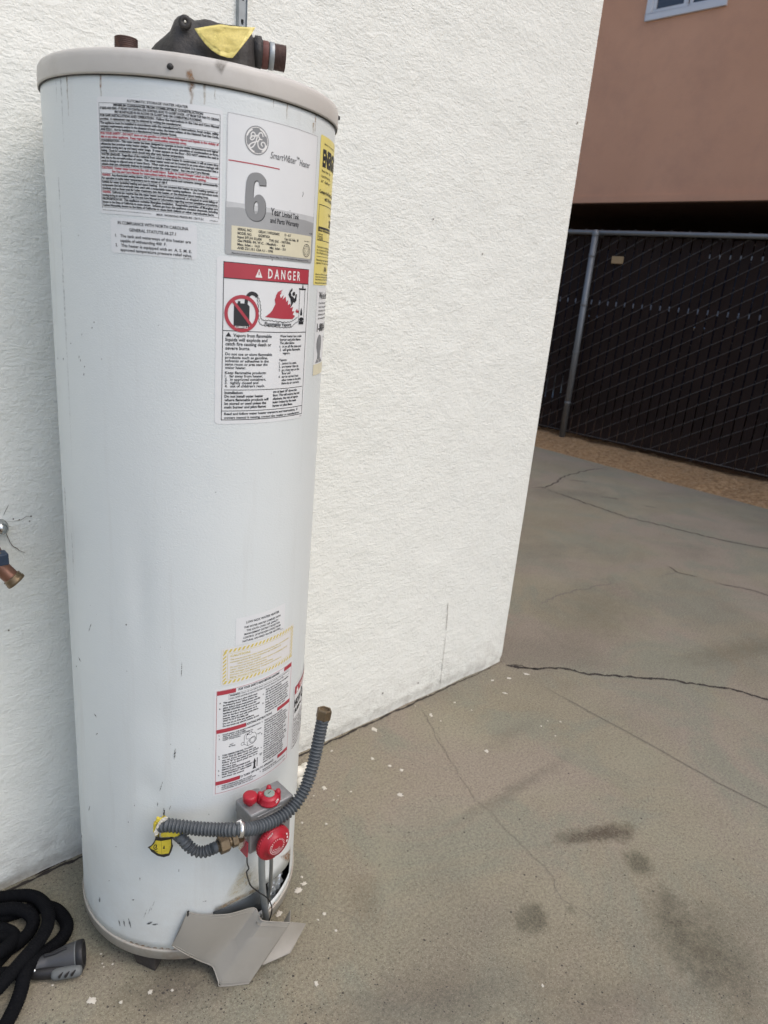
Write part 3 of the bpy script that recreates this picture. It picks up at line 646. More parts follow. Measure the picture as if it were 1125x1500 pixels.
[stain_px([(u,v),(u+1.4,v),(u-4,v+15),(u-6,v+15)], M['scufflight'], 'scuff') for u, v in ((226,1319),(221,1326),(215,1331))]; stain_px([(362,1256),(378,1262),(384,1285),(378,1303),(350,1320),(328,1328),(322,1322),(334,1302),(348,1276)], M['burnt'], 'stain')
stain_px([(408,1255),(422,1246),(426,1240),(425,1262),(416,1262)], M['rustpatch'], 'stain'); stain_px([(312,1336),(345,1320),(380,1301),(381,1296),(345,1313),(312,1331)], M['rustfaint'], 'stain')
for i in range(26):
    s0 = -.24 + i*.0125; wrap(fadefan([(s0,.0702),(s0+.012,.0702),(s0+.010,.0702+random.uniform(.002,.006)),(s0+.004,.0702+random.uniform(.001,.005))]), 'stain', M['rustpatch'], shell, .0004, .004)

MB().lathe([(HR+.0006, 1.5876), (HR+.0020, 1.5878), (HR+.0026, 1.5887), (HR+.0018, 1.5890)], 160, HC).build('cap_seam_shade', M['castmetal'], wh)  # dark ring draws the seam gap and the shadow under the cap
# ---- burner opening: what shows inside
def ring_sheet(s0, s1, z0, z1, R, n=24, ztop=None):
    vs = []; 
    for i in range(n+1):
        s = s0 + (s1-s0)*i/n; vs += [cyl(s, z0, R-HR), cyl(s, ztop(s) if ztop else z1, R-HR)]
    return MB().add(vs, [(2*i, 2*i+2, 2*i+3, 2*i+1) for i in range(n)], True)
o = ring_sheet(-.085, .05, .07, .165, .2215).build('inner_door', M['innersheet'], wh); o.modifiers.new('s', 'SOLIDIFY').thickness = .002
b = MB(); nn = 14; vs = []
for i in range(nn):
    for j in range(nn):
        s = .072 + .062*i/(nn-1); z = .072 + .062*j/(nn-1)*(1 - .35*i/(nn-1)); vs.append(cyl(s, z, -.010 + .006*noise.noise(Vector((s*90, z*90, 0)))))
b.add(vs, [(i*nn+j, (i+1)*nn+j, (i+1)*nn+j+1, i*nn+j+1) for i in range(nn-1) for j in range(nn-1)]); b.build('foil_baffle', M['foil'], wh)

# ---- stickers
_tc = {}
def text_mesh(t, bold=0., shear=0.):
    k = (t, bold, shear)
    if k not in _tc:
        c = bpy.data.curves.new('t', 'FONT'); c.body = t; c.resolution_u = 2; c.offset = bold; c.shear = shear; c.fill_mode = 'FRONT' if hasattr(c, 'fill_mode') else None
        o = bpy.data.objects.new('t', c); me = bpy.data.meshes.new_from_object(o)
        v = [(p.co.x, p.co.y) for p in me.vertices]; f = [tuple(q.vertices) for q in me.polygons]
        bpy.data.objects.remove(o); bpy.data.curves.remove(c); bpy.data.meshes.remove(me); _tc[k] = (v, f)
    return _tc[k]
CAPH = max(y for x, y in text_mesh('H')[0])
class Label:
    def __init__(s, name, s0, s1, z0, z1, mat, px=(100, 100), corner=.004, shear=0., base=.0004, label=None):
        s.s0, s.s1, s.z0, s.z1, s.px, s.shear = s0, s1, z0, z1, px, shear; s.base = base; s.bms = {}
        pts = []
        for cx, cz, a0 in ((s0+corner, z0+corner, math.pi), (s1-corner, z0+corner, 1.5*math.pi), (s1-corner, z1-corner, 0), (s0+corner, z1-corner, .5*math.pi)):
            for i in range(5): a = a0 + i*math.pi/8; pts.append((cx + corner*math.cos(a), cz + corner*math.sin(a)))
        s.o = wrap(flatmesh([[s.sk(*p) for p in pts]]), name, mat, wh, base)
        if label: s.o['label'] = label
    def sk(s, x, z): return (x, z + s.shear*(x - s.s0))
    def P(s, x, y): return s.sk(s.s0 + (s.s1-s.s0)*x/s.px[0], s.z1 - (s.z1-s.z0)*y/s.px[1])
    def bm(s, mat, lay):
        k = (mat, lay)
        if k not in s.bms: s.bms[k] = bmesh.new()
        return s.bms[k]
    def poly(s, pts, mat, lay=1):
        b = s.bm(mat, lay); q = [Vector((*s.P(*p), 0)) for p in pts]; v = [b.verts.new(p) for p in q]
        for t in tessellate_polygon([q]):
            try: b.faces.new([v[i] for i in t])
            except ValueError: pass
    def rect(s, x0, y0, x1, y1, mat, lay=1): s.poly([(x0,y0),(x1,y0),(x1,y1),(x0,y1)], mat, lay)
    def frame(s, x0, y0, x1, y1, w, mat, lay=1):
        h = w*s.asp(); s.rect(x0,y0,x1,y0+h,mat,lay); s.rect(x0,y1-h,x1,y1,mat,lay); s.rect(x0,y0+h,x0+w,y1-h,mat,lay); s.rect(x1-w,y0+h,x1,y1-h,mat,lay)
    def asp(s): return ((s.s1-s.s0)/s.px[0]) / ((s.z1-s.z0)/s.px[1])
    def line(s, pts, w, mat, lay=1, closed=False):
        pts = [Vector((p[0], p[1])) for p in pts]; 
        if closed: pts.append(pts[0])
        m = len(pts); L = []; Rr = []
        for i, p in enumerate(pts):
            t = pts[min(i+1,m-1)] - pts[max(i-1,0)]
            if closed and i in (0, m-1): t = pts[1] - pts[m-2]
            t.normalize(); nn = Vector((-t.y, t.x))*w/2; L.append(p+nn); Rr.append(p-nn)
        for i in range(m-1): s.poly([L[i], L[i+1], Rr[i+1], Rr[i]], mat, lay)
    def disc(s, x, y, r, mat, lay=1, n=36, ry=None): s.poly([(x + r*math.cos(i*6.28319/n), y + (ry or r*s.asp())*math.sin(i*6.28319/n)) for i in range(n)], mat, lay)
    def ring(s, x, y, r, w, mat, lay=1, n=44): s.line([(x + r*math.cos(i*6.28319/n), y + r*s.asp()*math.sin(i*6.28319/n)) for i in range(n)], w, mat, lay, True)
    def text(s, x, y, t, h, mat='ink', w=None, al='L', bold=.012, lay=2, it=0., rot=0.):
        """x, y baseline-left (or centre / right) in label units; h cap height; w forces the width"""
        if not t.strip(): return
        v, f = text_mesh(t, bold, it); 
        if not v: return
        x0 = min(p[0] for p in v); x1 = max(p[0] for p in v); ky = h/CAPH; kx = ky/s.asp()
        if w: kx = w/(x1-x0)
        wd = (x1-x0)*kx; ox = x - (0 if al == 'L' else wd/2 if al == 'C' else wd); b = s.bm(mat, lay)
        if rot:
            cr, sr = math.cos(rot), math.sin(rot); bv = [b.verts.new((*s.P(x + ((p[0]-x0)*kx*cr - p[1]*ky*sr), y - ((p[0]-x0)*kx*sr + p[1]*ky*cr)), 0)) for p in v]
        else: bv = [b.verts.new((*s.P(ox + (p[0]-x0)*kx, y - p[1]*ky), 0)) for p in v]
        for q in f:
            try: b.faces.new([bv[i] for i in q])
            except ValueError: pass
    def para(s, x, y, w, lines, h, lead, mat='ink', bold=.012, just=True):
        full = max(len(t) for t in lines)
        for i, t in enumerate(lines):
            f = len(t)/full; s.text(x, y + i*lead, t, h, mat, w if (just and f > .84) else w*max(f, .02)*1.0, 'L', bold)
        return y + len(lines)*lead
    def done(s):
        nm = {'ink':'lettering','redink':'red_print','yellowprint':'yellow_print','whiteprint':'white_print','silver':'silver_print','silverlt':'silver_print','silverdk':'grey_print','cream':'cream_panel','portrait':'portrait','energy':'yellow_panel'}
        for (mat, lay), b in s.bms.items():
            isl = []; seen = set()
            for f0 in b.faces:
                if f0 in seen: continue
                st, cur = [f0], []
                seen.add(f0)
                while st:
                    f1 = st.pop(); cur.append(f1)
                    for v in f1.verts:
                        for f2 in v.link_faces:
                            if f2 not in seen: seen.add(f2); st.append(f2)
                isl.append(cur)
            nmn = nm.get(mat, 'print')
            if 1 < len(isl) <= 10:
                for cur in isl:
                    nb = bmesh.new(); mp = {}
                    for f1 in cur:
                        nb.faces.new([mp.setdefault(v, None) or mp.__setitem__(v, nb.verts.new(v.co)) or mp[v] for v in f1.verts])
                    wrap(nb, nmn, M[mat], s.o, s.base + .00022*lay)
                b.free()
            else:
                o_ = wrap(b, nmn, M[mat], s.o, s.base + .00022*lay)
                if len(isl) > 10: o_['kind'] = 'stuff'
        return s.o

# 1 installation and safety warnings
L = Label('warning_sticker', -.1365-S0, .0365-S0, 1.4165, 1.5625, M['sticker'], (200, 170), .005, label='sticker crowded with black and red warnings')
L.text(100, 6.6, 'AUTOMATIC STORAGE WATER HEATER', 3.6, w=94, al='C', bold=.02)
W1 = [['C.74MINIMUM CLEARANCES FROM COMBUSTIBLE CONSTRUCTION', '0" SIDES AND REAR - 0" FRONT OF CONTROL (OR CONTROL BOX) TO CLOSET DOOR - 12" FROM TOP PAN TO CEILING', 'C.72MAY BE INSTALLED IN AN ALCOVE OR CLOSET AND ON COMBUSTIBLE FLOORING.'],
 ['FOR SAFE INSTALLATION AND OPERATION - Follow the instructions in the Use and Care Manual', '.70provided.  A replacement copy may be obtained by writing the manufacturer.'],
 ["The appliance must be installed in accordance with the manufacturer's instructions, local codes, utility", 'company requirements, and/or in the absence of local codes, the latest edition of the National Fuel Gas Code,', '.66ANSI Z223.1.  Not for installation in a Manufactured Home (Mobile Home).'],
 ['RFOR YOUR SAFETY - DO NOT store or use gasoline or other flammable vapors and liquids in the vicinity of', 'R.74this or any other appliance.  Keep rags and other combustible materials away.'],
 ['CONDENSATION - This water heater has been designed to operate at lower metal temperatures and higher', 'efficiencies than previous water heater designs.  These features will cause quantities of condensation to form,', 'particularly during start up and heavy water usage.  If water appears on the floor - DO NOT assume the tank is', '.72leaking.  Check for condensation which should stop after tank reaches temperature.'],
 ['WATER LEAKAGE - Regardless of the material from which a water heater is constructed, it will at some time', 'leak, due to the corrosive action of water.  This water heater must not be located in an area where leakage will', 'result in damage to adjacent area or lower floors.  When such area cannot be avoided, it is recommended that a', '.93suitable drain pan, adequately drained, be installed under the water heater.  See Use and Care Manual.'],
 ['RCAUTION:  Hotter water increases the risk of scald injury.  Refer to Scald Danger Label on this heater.', 'RC.80See Use and Care Manual for instructions before changing the temperature setting.'],
 ['WARNING:  Any thermostat setting above 125 F may cause severe burns and consume energy unnecessarily.', '.58For operation at outlet water temperature not in excess of 180 F'],
 ['Suitable for water (potable) heating and space heating.  Do not connect this heater to any heating system or', 'components that have previously been used with a nonpotable water heating appliance.  Do not introduce toxic', '.92chemicals, such as those used for boiler treatment, into this heater, or the attached space heating loop.'],
 ['WARNING: California law requires that this water heater must be braced, anchored, or strapped to avoid falling or', 'moving during an earthquake.  See Use and Care Manual for information regarding correct installation procedures.'],
 ['PROPOSITION 65:  This appliance contains fiberglass insulation.  Respirable particles of fiberglass are', 'known to the State of California to cause cancer.  Exhaust gas from this appliance contains chemicals, including', '.97Carbon Monoxide, known to the State of California to cause birth defects or other reproductive harm.']]
y = 8.6; nl = sum(len(b) for b in W1); lead = (162 - y - len(W1)*1.1)/nl; L.rect(4, y, 196, y+.5, 'ink')
for blk in W1:
    y += .9
    for t in blk:
        mat = 'ink'; al = 'L'; wd = 1.0
        if t[0] == 'R': mat = 'redink'; t = t[1:]
        if t[0] == 'C' and t[1] == '.': al = 'C'; t = t[1:]
        if t[0] == '.': wd = float(t[:3]); t = t[3:]
        y += lead
        if t.startswith('WARNING:'): L.text(6, y-1.3, 'WARNING:', 3.15, 'redink', 16, bold=.045); t = t[8:].strip(); L.text(24, y-1.3, t, 3.15, 'ink', 170, bold=.045)
        else: L.text(6 if al == 'L' else 100, y-1.3, t, 3.15, mat, 188*wd, al, .045)
    L.rect(4, y+.2, 196, y+.6, 'ink')
L.rect(4, 8.6, 4.6, 162.4, 'ink'); L.rect(195.4, 8.6, 196, 162.4, 'ink')
L.text(6, 165.3, 'Manufactured under license. For service call or write. Keep this label legible and attached to heater.', 1.2, w=84); L.text(98, 166.6, 'MAX. WORKING PRESSURE 150 P.S.I.', 3.0, w=74, bold=.02); L.text(194, 166.6, '184588-9', 1.4, al='R', w=13); L.done()
# 2 statute
L = Label('compliance_sticker', -.120-S0, .003-S0, 1.3655, 1.4125, M['sticker'], (120, 46), .005)
L.text(60, 8.4, 'IN COMPLIANCE WITH NORTH CAROLINA', 3.9, w=97, al='C', bold=.015); L.text(60, 16.6, 'GENERAL STATUTE 66.27.1', 3.9, w=64, al='C', bold=.015)
L.text(7, 25, '1.   The tank and waterways of this heater are', 3.7, w=105, bold=.015); L.text(14.5, 31.2, 'capable of withstanding 400  F.', 3.7, w=65, bold=.015); L.text(7, 37.4, '2.   This heater is equipped with an  A. S. M. E.', 3.7, w=106, bold=.015); L.text(14.5, 43, 'approved temperature pressure relief valve.', 3.7, w=99, bold=.015); L.text(113, 45.6, '501981-9', 1.2, al='R', w=11); L.done()
# 3 maker's plate (crop units: 130 wide x 150 high)
L = Label('maker_sticker', .042-S0, .2085-S0, 1.3770, 1.5610, M['sticker'], (167, 184), .006, label='silver and white maker sticker with a large grey six')
L.poly([(0,121),(20,119),(40,121),(70,120),(100,123),(140,122),(167,124),(167,180),(163,184),(4,184),(0,180)], 'silver', 1); L.poly([(0,113),(167,115),(167,124),(140,122),(100,123),(70,120),(40,121),(20,119),(0,121)], 'silverlt', 1)
L.frame(0.8, .8, 166.2, 183.2, .6, 'silver', 1)
GX, GY = 3, -4
L.disc(41+GX, 33+GY, 18.6, 'silverdk', 1); L.ring(41+GX, 33+GY, 16.6, .9, 'whiteprint', 2)
for a0 in range(4):
    L.line([(41+GX + rr*math.cos(a), 33+GY + rr*math.sin(a)) for a, rr in [(a0*1.5708 + .25 + .1*i, 15.4 - .02*i*i*.4) for i in range(9)]], 1.7, 'whiteprint', 2)
def spl(pts, dx=0, dy=0): return [(p.x+dx, p.y+dy) for p in smooth_path([(a, b, 0) for a, b in pts], 6)]
L.line(spl([(33,31),(31.5,27),(34,23.5),(37.5,25),(37,30),(33,33.5),(30.5,31.5),(33,28.5),(38,28),(41,26.5),(39.5,33),(36.5,40),(32,43.5),(29.5,41),(33,37.5),(40,34.5),(44,33)], GX, GY), 1.6, 'whiteprint', 2)
L.line(spl([(50,27),(48.5,22.5),(44.5,23),(43,27),(46,30.5),(49,30.5),(44,31.5),(42,36.5),(44.5,42),(50,43),(54,39.5),(53,34.5),(49,34),(47.5,37),(50,39)], GX, GY), 1.6, 'whiteprint', 2)
L.text(66, 48, 'SmartWater', 8.8, 'greyink', 49, it=.25, bold=.0); L.text(115, 41, 'TM', 3.2, 'greyink', 6); L.text(122, 48.5, 'Heater', 8.4, 'greyink', 25, it=.25, bold=.0)
L.rect(3, 59, 83, 60.5, 'redink')
def six(dx, dy, mat, lay):
    o = spl([(60,94),(59,84),(52,77.5),(44,76.5),(35,80),(30,90),(28.5,108),(28.5,128),(31,142),(38,149.5),(46,151),(54,148),(59.5,139),(60.5,126),(58,115),(51.5,109.5),(45,111),(40.5,115.5),(40.5,100),(42,91),(46,88.5),(48.6,91),(49,95)])
    i_ = spl([(45,120),(42,124),(41.2,132),(42.5,138.5),(45.2,140),(48,137),(48.6,129),(47.4,122),(45,120)])
    fy = lambda y: 70 + (y-76.5)*.86
    b = L.bm(mat, lay); A = [Vector((*L.P(x+dx, fy(y)+dy), 0)) for x, y in o]; Bq = [Vector((*L.P(x+dx, fy(y)+dy), 0)) for x, y in i_[:-1]]
    allv = A + Bq; v = [b.verts.new(p) for p in allv]
    for t in tessellate_polygon([A, Bq]):
        try: b.faces.new([v[k] for k in t])
        except ValueError: pass
six(1.0, 1.0, 'ink', 2); six(0, 0, 'silverdk', 3)
L.text(70, 123, 'Year', 9.5, w=18.5, bold=.02, it=.08); L.text(91, 123, 'Limited Tank', 6.8, w=35, bold=.02); L.text(69.5, 133.5, 'and Parts Warranty', 6.8, w=57, bold=.02)
L.poly([(9,144),(160,144),(162,146),(162,176),(160,178),(9,177)], 'cream', 2)
for yy, items in ((149.5, ((18,'SERIAL NO.',22),(50,'GELN 1100230602',37),(97,'D - 8.7',13))), (155, ((18,'MODEL NO.',22),(50,'GG38T6SA',20),(97,'Cap. U.S. Gals.  38',30))), (160, ((18,'Input BTUH 32,000',38),(68,'TYPE GAS  -  NATURAL',42))), (165, ((18,'Gas PRESS. IN. W.C. - Manifold -',66),(92,'4.0',6))), (170, ((18,'Max. Inlet -  14.0',35),(70,'Min. Inlet -  5.0',30))), (175, ((18,'ANSI Z21.10.1 CSA 4.1 - 1998',58),))):
    for x, t, wd in items: L.text(x, yy, t, 3.3, 'ink', wd, bold=.03, lay=3)
L.ring(149, 166, 9.2, 1.0, 'ink', 3); L.ring(149, 166, 6.6, .6, 'ink', 3)
L.line([(149 + 8.2*math.sin(k*4*math.pi/5), 166 - 8.2*math.cos(k*4*math.pi/5)) for k in range(5)], .7, 'ink', 3, True); L.text(149, 153, 'MADE IN MEXICO', 1.3, al='C', w=14, lay=3); L.text(164, 141, '181-6088', 1.6, al='R', w=9)
L.text(83, 181.8, 'Manufactured under trademark license by Rheem Mfg. Co., P.O. Box 244020, Montgomery AL 36124', 1.7, al='C', w=146, bold=.015)
L.line([(98,48),(99.5,43),(101,39)], 1.3, 'silverdk'); L.line([(132,90),(134,86),(133,83)], .9, 'ink'); L.disc(106, 113, .7, 'ink'); L.done()
# 4 energy guide (wraps out of sight)
L = Label('energy_sticker', .2185-S0, .372-S0, 1.3445, 1.5655, M['energy'], (150, 221), .003, label='yellow energy rating sticker wrapped round the right side')
L.text(14, 12, 'Based on standard U.S. Government tests', 2.4, w=120); L.text(10, 42, 'ENERGYGUIDE', 22, w=130, bold=.05)
for i, t in enumerate(['Water Heater - Gas', 'Capacity (first hour rating)', '67  Gallons']): L.text(8, 51 + i*7.5, t, 3.4, w=44)
L.text(140, 56, 'Models GG38', 3.4, al='R', w=40); L.text(4, 82, 'Compare the Energy Use of this Water Heater', 5.2, w=140, bold=.02); L.text(75, 91, 'with Others Before You Buy.', 5.2, w=96, al='C', bold=.02)
L.frame(6, 98, 146, 152, 1.0, 'ink'); L.text(76, 112, 'This Model Uses', 4, al='C', w=44); L.text(76, 128, '230', 10, al='C', w=26, bold=.03); L.rect(8, 131, 144, 138, 'ink'); L.text(76, 136.6, 'Energy use (therms/year) range of all similar models', 3, 'energy', 128, 'C', lay=3)
for i, t in enumerate(['Uses Least', 'Energy', '230']): L.text(9, 143.2 + i*3.6, t, 2.6, w=20)
L.para(6, 163, 138, ['Therms/year is a measure of energy use. Your utility company uses it', 'to compute your bill. Only models with first hour ratings of', '65 to 74 gallons are used in this scale.'], 2.8, 4.6); L.rect(6, 176, 146, 176.6, 'ink')
L.para(6, 183, 138, ['Natural gas water heaters that use fewer therms cost less to', 'operate. This model estimated yearly operating cost is:'], 2.8, 4.6); L.text(46, 199, '$140', 7, w=18, bold=.03)
L.para(6, 205, 138, ['Based on a 1992 U.S. Government national average cost of 60c per', 'therm for natural gas. Your actual operating cost will vary', 'depending on your local utility rates and your use of the product.'], 2.4, 4); L.text(6, 218.5, 'Removal of this label before consumer purchase is a violation', 2.4, w=138); L.done()
# 5 help line sticker
L = Label('help_line_sticker', .236-S0, .372-S0, 1.195, 1.3405, M['sticker'], (135, 145), .003, label='help line sticker with grey portrait and pale yellow foot')
L.text(10, 18, "We're Here To Help!", 11, w=116, bold=.02); L.para(10, 26, 116, ['If you have questions or need help with this', 'water heater, please call us before', 'returning it to the store. Trained advisors', 'will assist you with parts, service', 'and warranty information.'], 3, 6.2)
L.text(8, 71, '1-800-432-8373', 12.5, w=120, bold=.03)
L.poly(spl([(8,124),(16,118),(19,110),(15,104),(11,97),(11,88),(16,80),(24,77),(34,79),(40,87),(40,98),(37,106),(36,114),(44,119),(56,124)]), 'portrait', 1); L.line([(20,118),(26,123),(32,117)], 1.4, 'whiteprint', 2)
L.text(60, 84, 'Monday - Friday', 3, w=44); L.text(60, 90, '8 am to 5 pm', 3, w=36); L.rect(0.5, 126, 134.5, 144.5, 'cream', 1); L.done()
# 6 danger (crop units 0..180 x 0..250)
L = Label('danger_sticker', .0305-S0, .2065-S0, 1.1285, 1.3745, M['sticker'], (180, 246), .006, label='danger sticker with red heading and flame pictogram')
L.frame(10, 7, 175, 240, 1.1, 'ink', 1); L.rect(11, 8, 174, 29, 'redink', 2); L.rect(10, 29, 175, 30.2, 'ink', 2); L.text(82, 25.2, 'D A N G E R', 13, 'whiteprint', 68, bold=.02, lay=3); L.poly([(60,25.5),(66,13),(72,25.5)], 'whiteprint', 3); L.rect(65.2,17,66.8,22,'redink',4)
L.ring(40, 79, 25, 5.2, 'redink', 3); L.poly([(27,66),(33,64),(33,61),(37,61),(37,64),(48,64),(52,68),(52,103),(27,103)], 'ink', 2); L.line([(24,60),(58,98)], 4.4, 'redink', 3); L.text(39.5, 100, 'FLAMMABLE', 3.2, 'whiteprint', 21, 'C', lay=3)
L.line(spl([(46,64),(48,54),(54,49),(61,50),(64,53)]), 5.5, 'ink', 2)
def cloud(pts, amp=1.6, n=7):
    q = spl(pts); out = []
    for i, p in enumerate(q):
        j = q[min(i+1, len(q)-1)]; k = q[max(i-1, 0)]; t = Vector((j[0]-k[0], j[1]-k[1])); t = t.normalized() if t.length else Vector((1,0)); a = amp*abs(math.sin(i*1.05)); out.append((p[0]-t.y*a, p[1]+t.x*a))
    L.line(out, .9, 'ink', 2)
cloud([(61,50),(64,58),(66,70),(67,84),(70,93),(80,96),(95,97),(110,98),(124,98),(134,97),(142,92),(150,89)], -1.6); cloud([(66,52),(70,60),(72,72),(72,82),(76,86),(86,86),(100,87),(118,88),(132,87),(140,84),(148,80)], 1.4)
L.text(79, 95.2, 'Flammable Vapors', 6, w=54, bold=.015, lay=3)
L.poly([(79,82),(88,76),(92,72),(98,62),(96,56),(100,48),(110,44),(106,49),(108,53),(114,48),(112,55),(118,50),(120,58),(124,55),(124,63),(129,60),(130,67),(136,65),(134,72),(140,72),(136,77),(142,79),(136,84),(110,84)], 'redink', 2); L.poly([(98,50),(102,44),(112,40),(106,46),(101,54)], 'redink', 2)
L.poly([(124,47),(127,41),(132,37),(133,40),(129,44),(131,49),(135,50),(138,53),(140,51),(141,46),(144,46),(143,56),(139,59),(136,58),(134,62),(129,67),(131,60),(129,53)], 'ink', 3); L.disc(136.5, 45.5, 3.2, 'ink', 3)
L.frame(151, 38, 166, 88, .9, 'ink', 2); L.rect(149, 36.5, 168, 38.6, 'ink', 2); L.poly([(157,36),(158.5,30),(160,32),(161,36)], 'ink', 2); L.poly([(155,78),(156,70),(158,66),(160,72),(161,78)], 'ink', 2); L.disc(158.5, 84, 6, 'ink', 3, ry=3); L.rect(152, 88, 165, 92, 'ink', 3); L.poly([(142,72),(146,68),(148,71),(151,70),(150,74),(146,74)], 'redink', 3)
L.rect(10, 104, 175, 105.1, 'ink', 1); L.poly([(15,113),(19.5,106.5),(24,113)], 'ink', 2)
L.text(27, 113, 'Vapors from flammable', 4.8, w=66, bold=.02)
for i, (t, wd) in enumerate((('liquids will explode and', 70), ('catch fire causing death or', 78), ('severe burns.', 40))): L.text(15, 119.6 + i*6.3, t, 4.8, w=wd, bold=.02)
for i, (t, wd) in enumerate((('Do not use or store flammable', 80), ('products such as gasoline,', 72), ('solvents or adhesives in the', 74), ('same room or area near the', 72), ('water heater.', 34))): L.text(15, 140.5 + i*5.1, t, 3.9, w=wd, bold=.02)
for i, (t, wd) in enumerate((('Keep flammable products:', 70), ('1.  far away from heater,', 64), ('2.  in approved containers,', 70), ('3.  tightly closed and', 56), ("4.  out of children's reach.", 68))): L.text(15, 168.5 + i*5.1, t, 3.9, w=wd, bold=.02)
for i, (t, wd, x) in enumerate((('Water heater has a main', 52, 110), ('burner and pilot flame.', 50, 110), ('The pilot flame:', 34, 110), ('1.  is on all the time and', 52, 110), ('2.  will ignite flammable', 50, 110), ('vapors.', 17, 117), ('', 0, 0), ('Vapors:', 17, 110), ('1.  cannot be seen,', 42, 110), ('2.  are heavier than air,', 48, 110), ('3.  go a long way on the', 50, 110), ('floor and', 20, 117), ('4.  can be carried from', 48, 110), ('other rooms to the pilot', 49, 117), ('flame by air currents.', 45, 117))): L.text(x, 112 + i*5.3, t, 3.7, w=wd or None, bold=.02)
L.rect(14, 192.5, 171, 193.5, 'ink', 1)
for i, (t, wd) in enumerate((('Installation:', 30), ('Do not install water heater', 66), ('where flammable products will', 76), ('be stored or used unless the', 72), ('main burner and pilot flames', 72))): L.text(15, 199 + i*5.6, t, 3.9, w=wd, bold=.03)
for i, (t, wd) in enumerate((('are at least 18" above the', 56), ('floor. This will reduce, but not', 64), ('eliminate, the risk of vapors', 60), ('being ignited by the main', 55), ('burner or pilot flame.', 46))): L.text(100, 199 + i*5.6, t, 3.7, w=wd, bold=.03)
L.rect(10, 225, 175, 226, 'ink', 1); L.text(15, 231.6, 'Read and follow water heater warnings and instructions.  If', 3.5, w=146, bold=.03); L.text(15, 237.6, 'owners manual is missing, contact the retailer or manufacturer.', 3.5, w=152, bold=.02); L.text(174, 243.6, 'AP10803', 1.2, al='R', w=7); L.done()
# 7 low nox
L = Label('emission_sticker', .0725-S0, .1805-S0, .7365, .7885, M['sticker'], (108, 52), .001)
L.text(55, 13, 'LOW NOX WATER HEATER', 4.2, al='C', w=72, bold=.015)
for i, (t, wd) in enumerate((('THIS WATER HEATER COMPLIES WITH', 80), ('THE SOUTH COAST AIR QUALITY', 70), ('MANAGEMENT DISTRICT RULES FOR', 78), ('CONTROL OF NITROGEN OXIDES FROM', 82), ('NATURAL GAS-FIRED WATER HEATERS.', 84))): L.text(55, 22 + i*6.6, t, 3.6, al='C', w=wd, bold=.015)
L.text(104, 50.5, '182076', 1.2, al='R', w=8); L.done()
# 8 faded yellow striped notice
L = Label('caution_sticker', .0475-S0, .2135-S0, .6610, .7345, M['stickerlow'], (166, 74), .005)
for k in range(-2, 30):
    x = 4 + k*8.2
    for y0, y1 in ((3, 9), (65, 71)):
        a, b = max(3, min(163, x)), max(3, min(163, x+4.2)); c, d = max(3, min(163, x+8)), max(3, min(163, x+3.8))
        if b - a > .4 or c - d > .4: L.poly([(a,y1),(b,y1),(c,y0),(d,y0)], 'yellowprint', 1)
for k in range(9):
    y0 = 6 + k*7.4
    for x0, x1 in ((3, 9), (157, 163)): L.poly([(x0,min(71,y0+5.5)),(x0,min(71,y0+9)),(x1,min(71,y0+3.6)),(x1,y0)], 'yellowprint', 1)
L.frame(11, 11, 155, 63, .5, 'yellowprint', 1); L.text(16, 18.5, 'CAUTION:', 4, 'yellowprint', 38, bold=.02)
for i, (t, wd) in enumerate((('The area around this water heater must be kept clear of combustible', 132), ('materials and the flow of combustion and ventilation air', 110), ('must not be obstructed.', 46), ('Do not turn on burner until the water heater is completely full of', 128), ('water. Failure to follow instructions', 74), ('will damage tank and void the warranty.', 90), ('See Use and Care Manual for complete instructions on', 112), ('filling, draining and flushing.', 60))): L.text(16 + (14 if i == 2 else 0), 25 + i*5.1, t, 2.8, 'yellowprint', wd)
L.done()
# 9 lighting instructions
L = Label('lighting_sticker', .0365-S0, .2160-S0, .4295, .6560, M['sticker'], (180, 227), .002, label='lighting instruction sticker with red bars and small diagrams')
L.frame(4, 4, 176, 223, .7, 'redink', 1); ink = 'ink'
def bar(y, t, wl, x0, x1): L.rect(5, y, 5+wl, y+8, 'redink', 2); L.rect(175-wl*.72, y, 175, y+8, 'redink', 2); L.text(90, y+6, t, 4.6, al='C', w=x1-x0, bold=.025)
bar(5, 'FOR YOUR SAFETY READ BEFORE LIGHTING', 34, 44, 136); bar(84, 'LIGHTING INSTRUCTIONS', 56, 66, 126); bar(196, 'TO TURN OFF GAS TO APPLIANCE', 46, 56, 136)
L.frame(26, 15, 168, 25.5, .4, ink, 1); L.text(28, 19.4, 'WARNING:', 3.2, w=20, bold=.03); L.text(50, 19.2, 'If you do not follow these instructions exactly, a fire or explosion', 2.6, w=115); L.text(28, 24, 'may result causing property damage, personal injury or loss of life.', 2.6, w=122)
A = ['This appliance has a pilot which must', 'be lighted by hand. When lighting the', 'pilot, follow these instructions exactly.', 'BEFORE LIGHTING smell all around the', 'appliance area for gas. Be sure to smell', 'next to the floor because some gas is', 'heavier than air and will settle there.', 'WHAT TO DO IF YOU SMELL GAS', 'Do not try to light any appliance.', 'Do not touch any electric switch; do not', 'use any phone in your building.', 'Immediately call your gas supplier from', "a neighbor's phone. Follow the gas", "supplier's instructions."]
Bc = ['If you cannot reach your gas supplier,', 'call the fire department.', 'Use only your hand to push in or turn', 'the gas control knob. Never use tools.', "If the knob will not push in or turn by", "hand, don't try to repair it, call a", 'qualified service technician. Force or', 'attempted repair may result in a fire', 'or explosion. Do not use this appliance', 'if any part has been under water.', 'Immediately call a qualified service', 'technician to inspect the appliance and', 'to replace any part of the control system.', 'and any gas control which has been']
L.para(16, 31.5, 74, A[:10], 3.3, 5.4, bold=.035, just=False); L.para(102, 31.5, 66, Bc[:10], 3.3, 5.4, bold=.035, just=False)
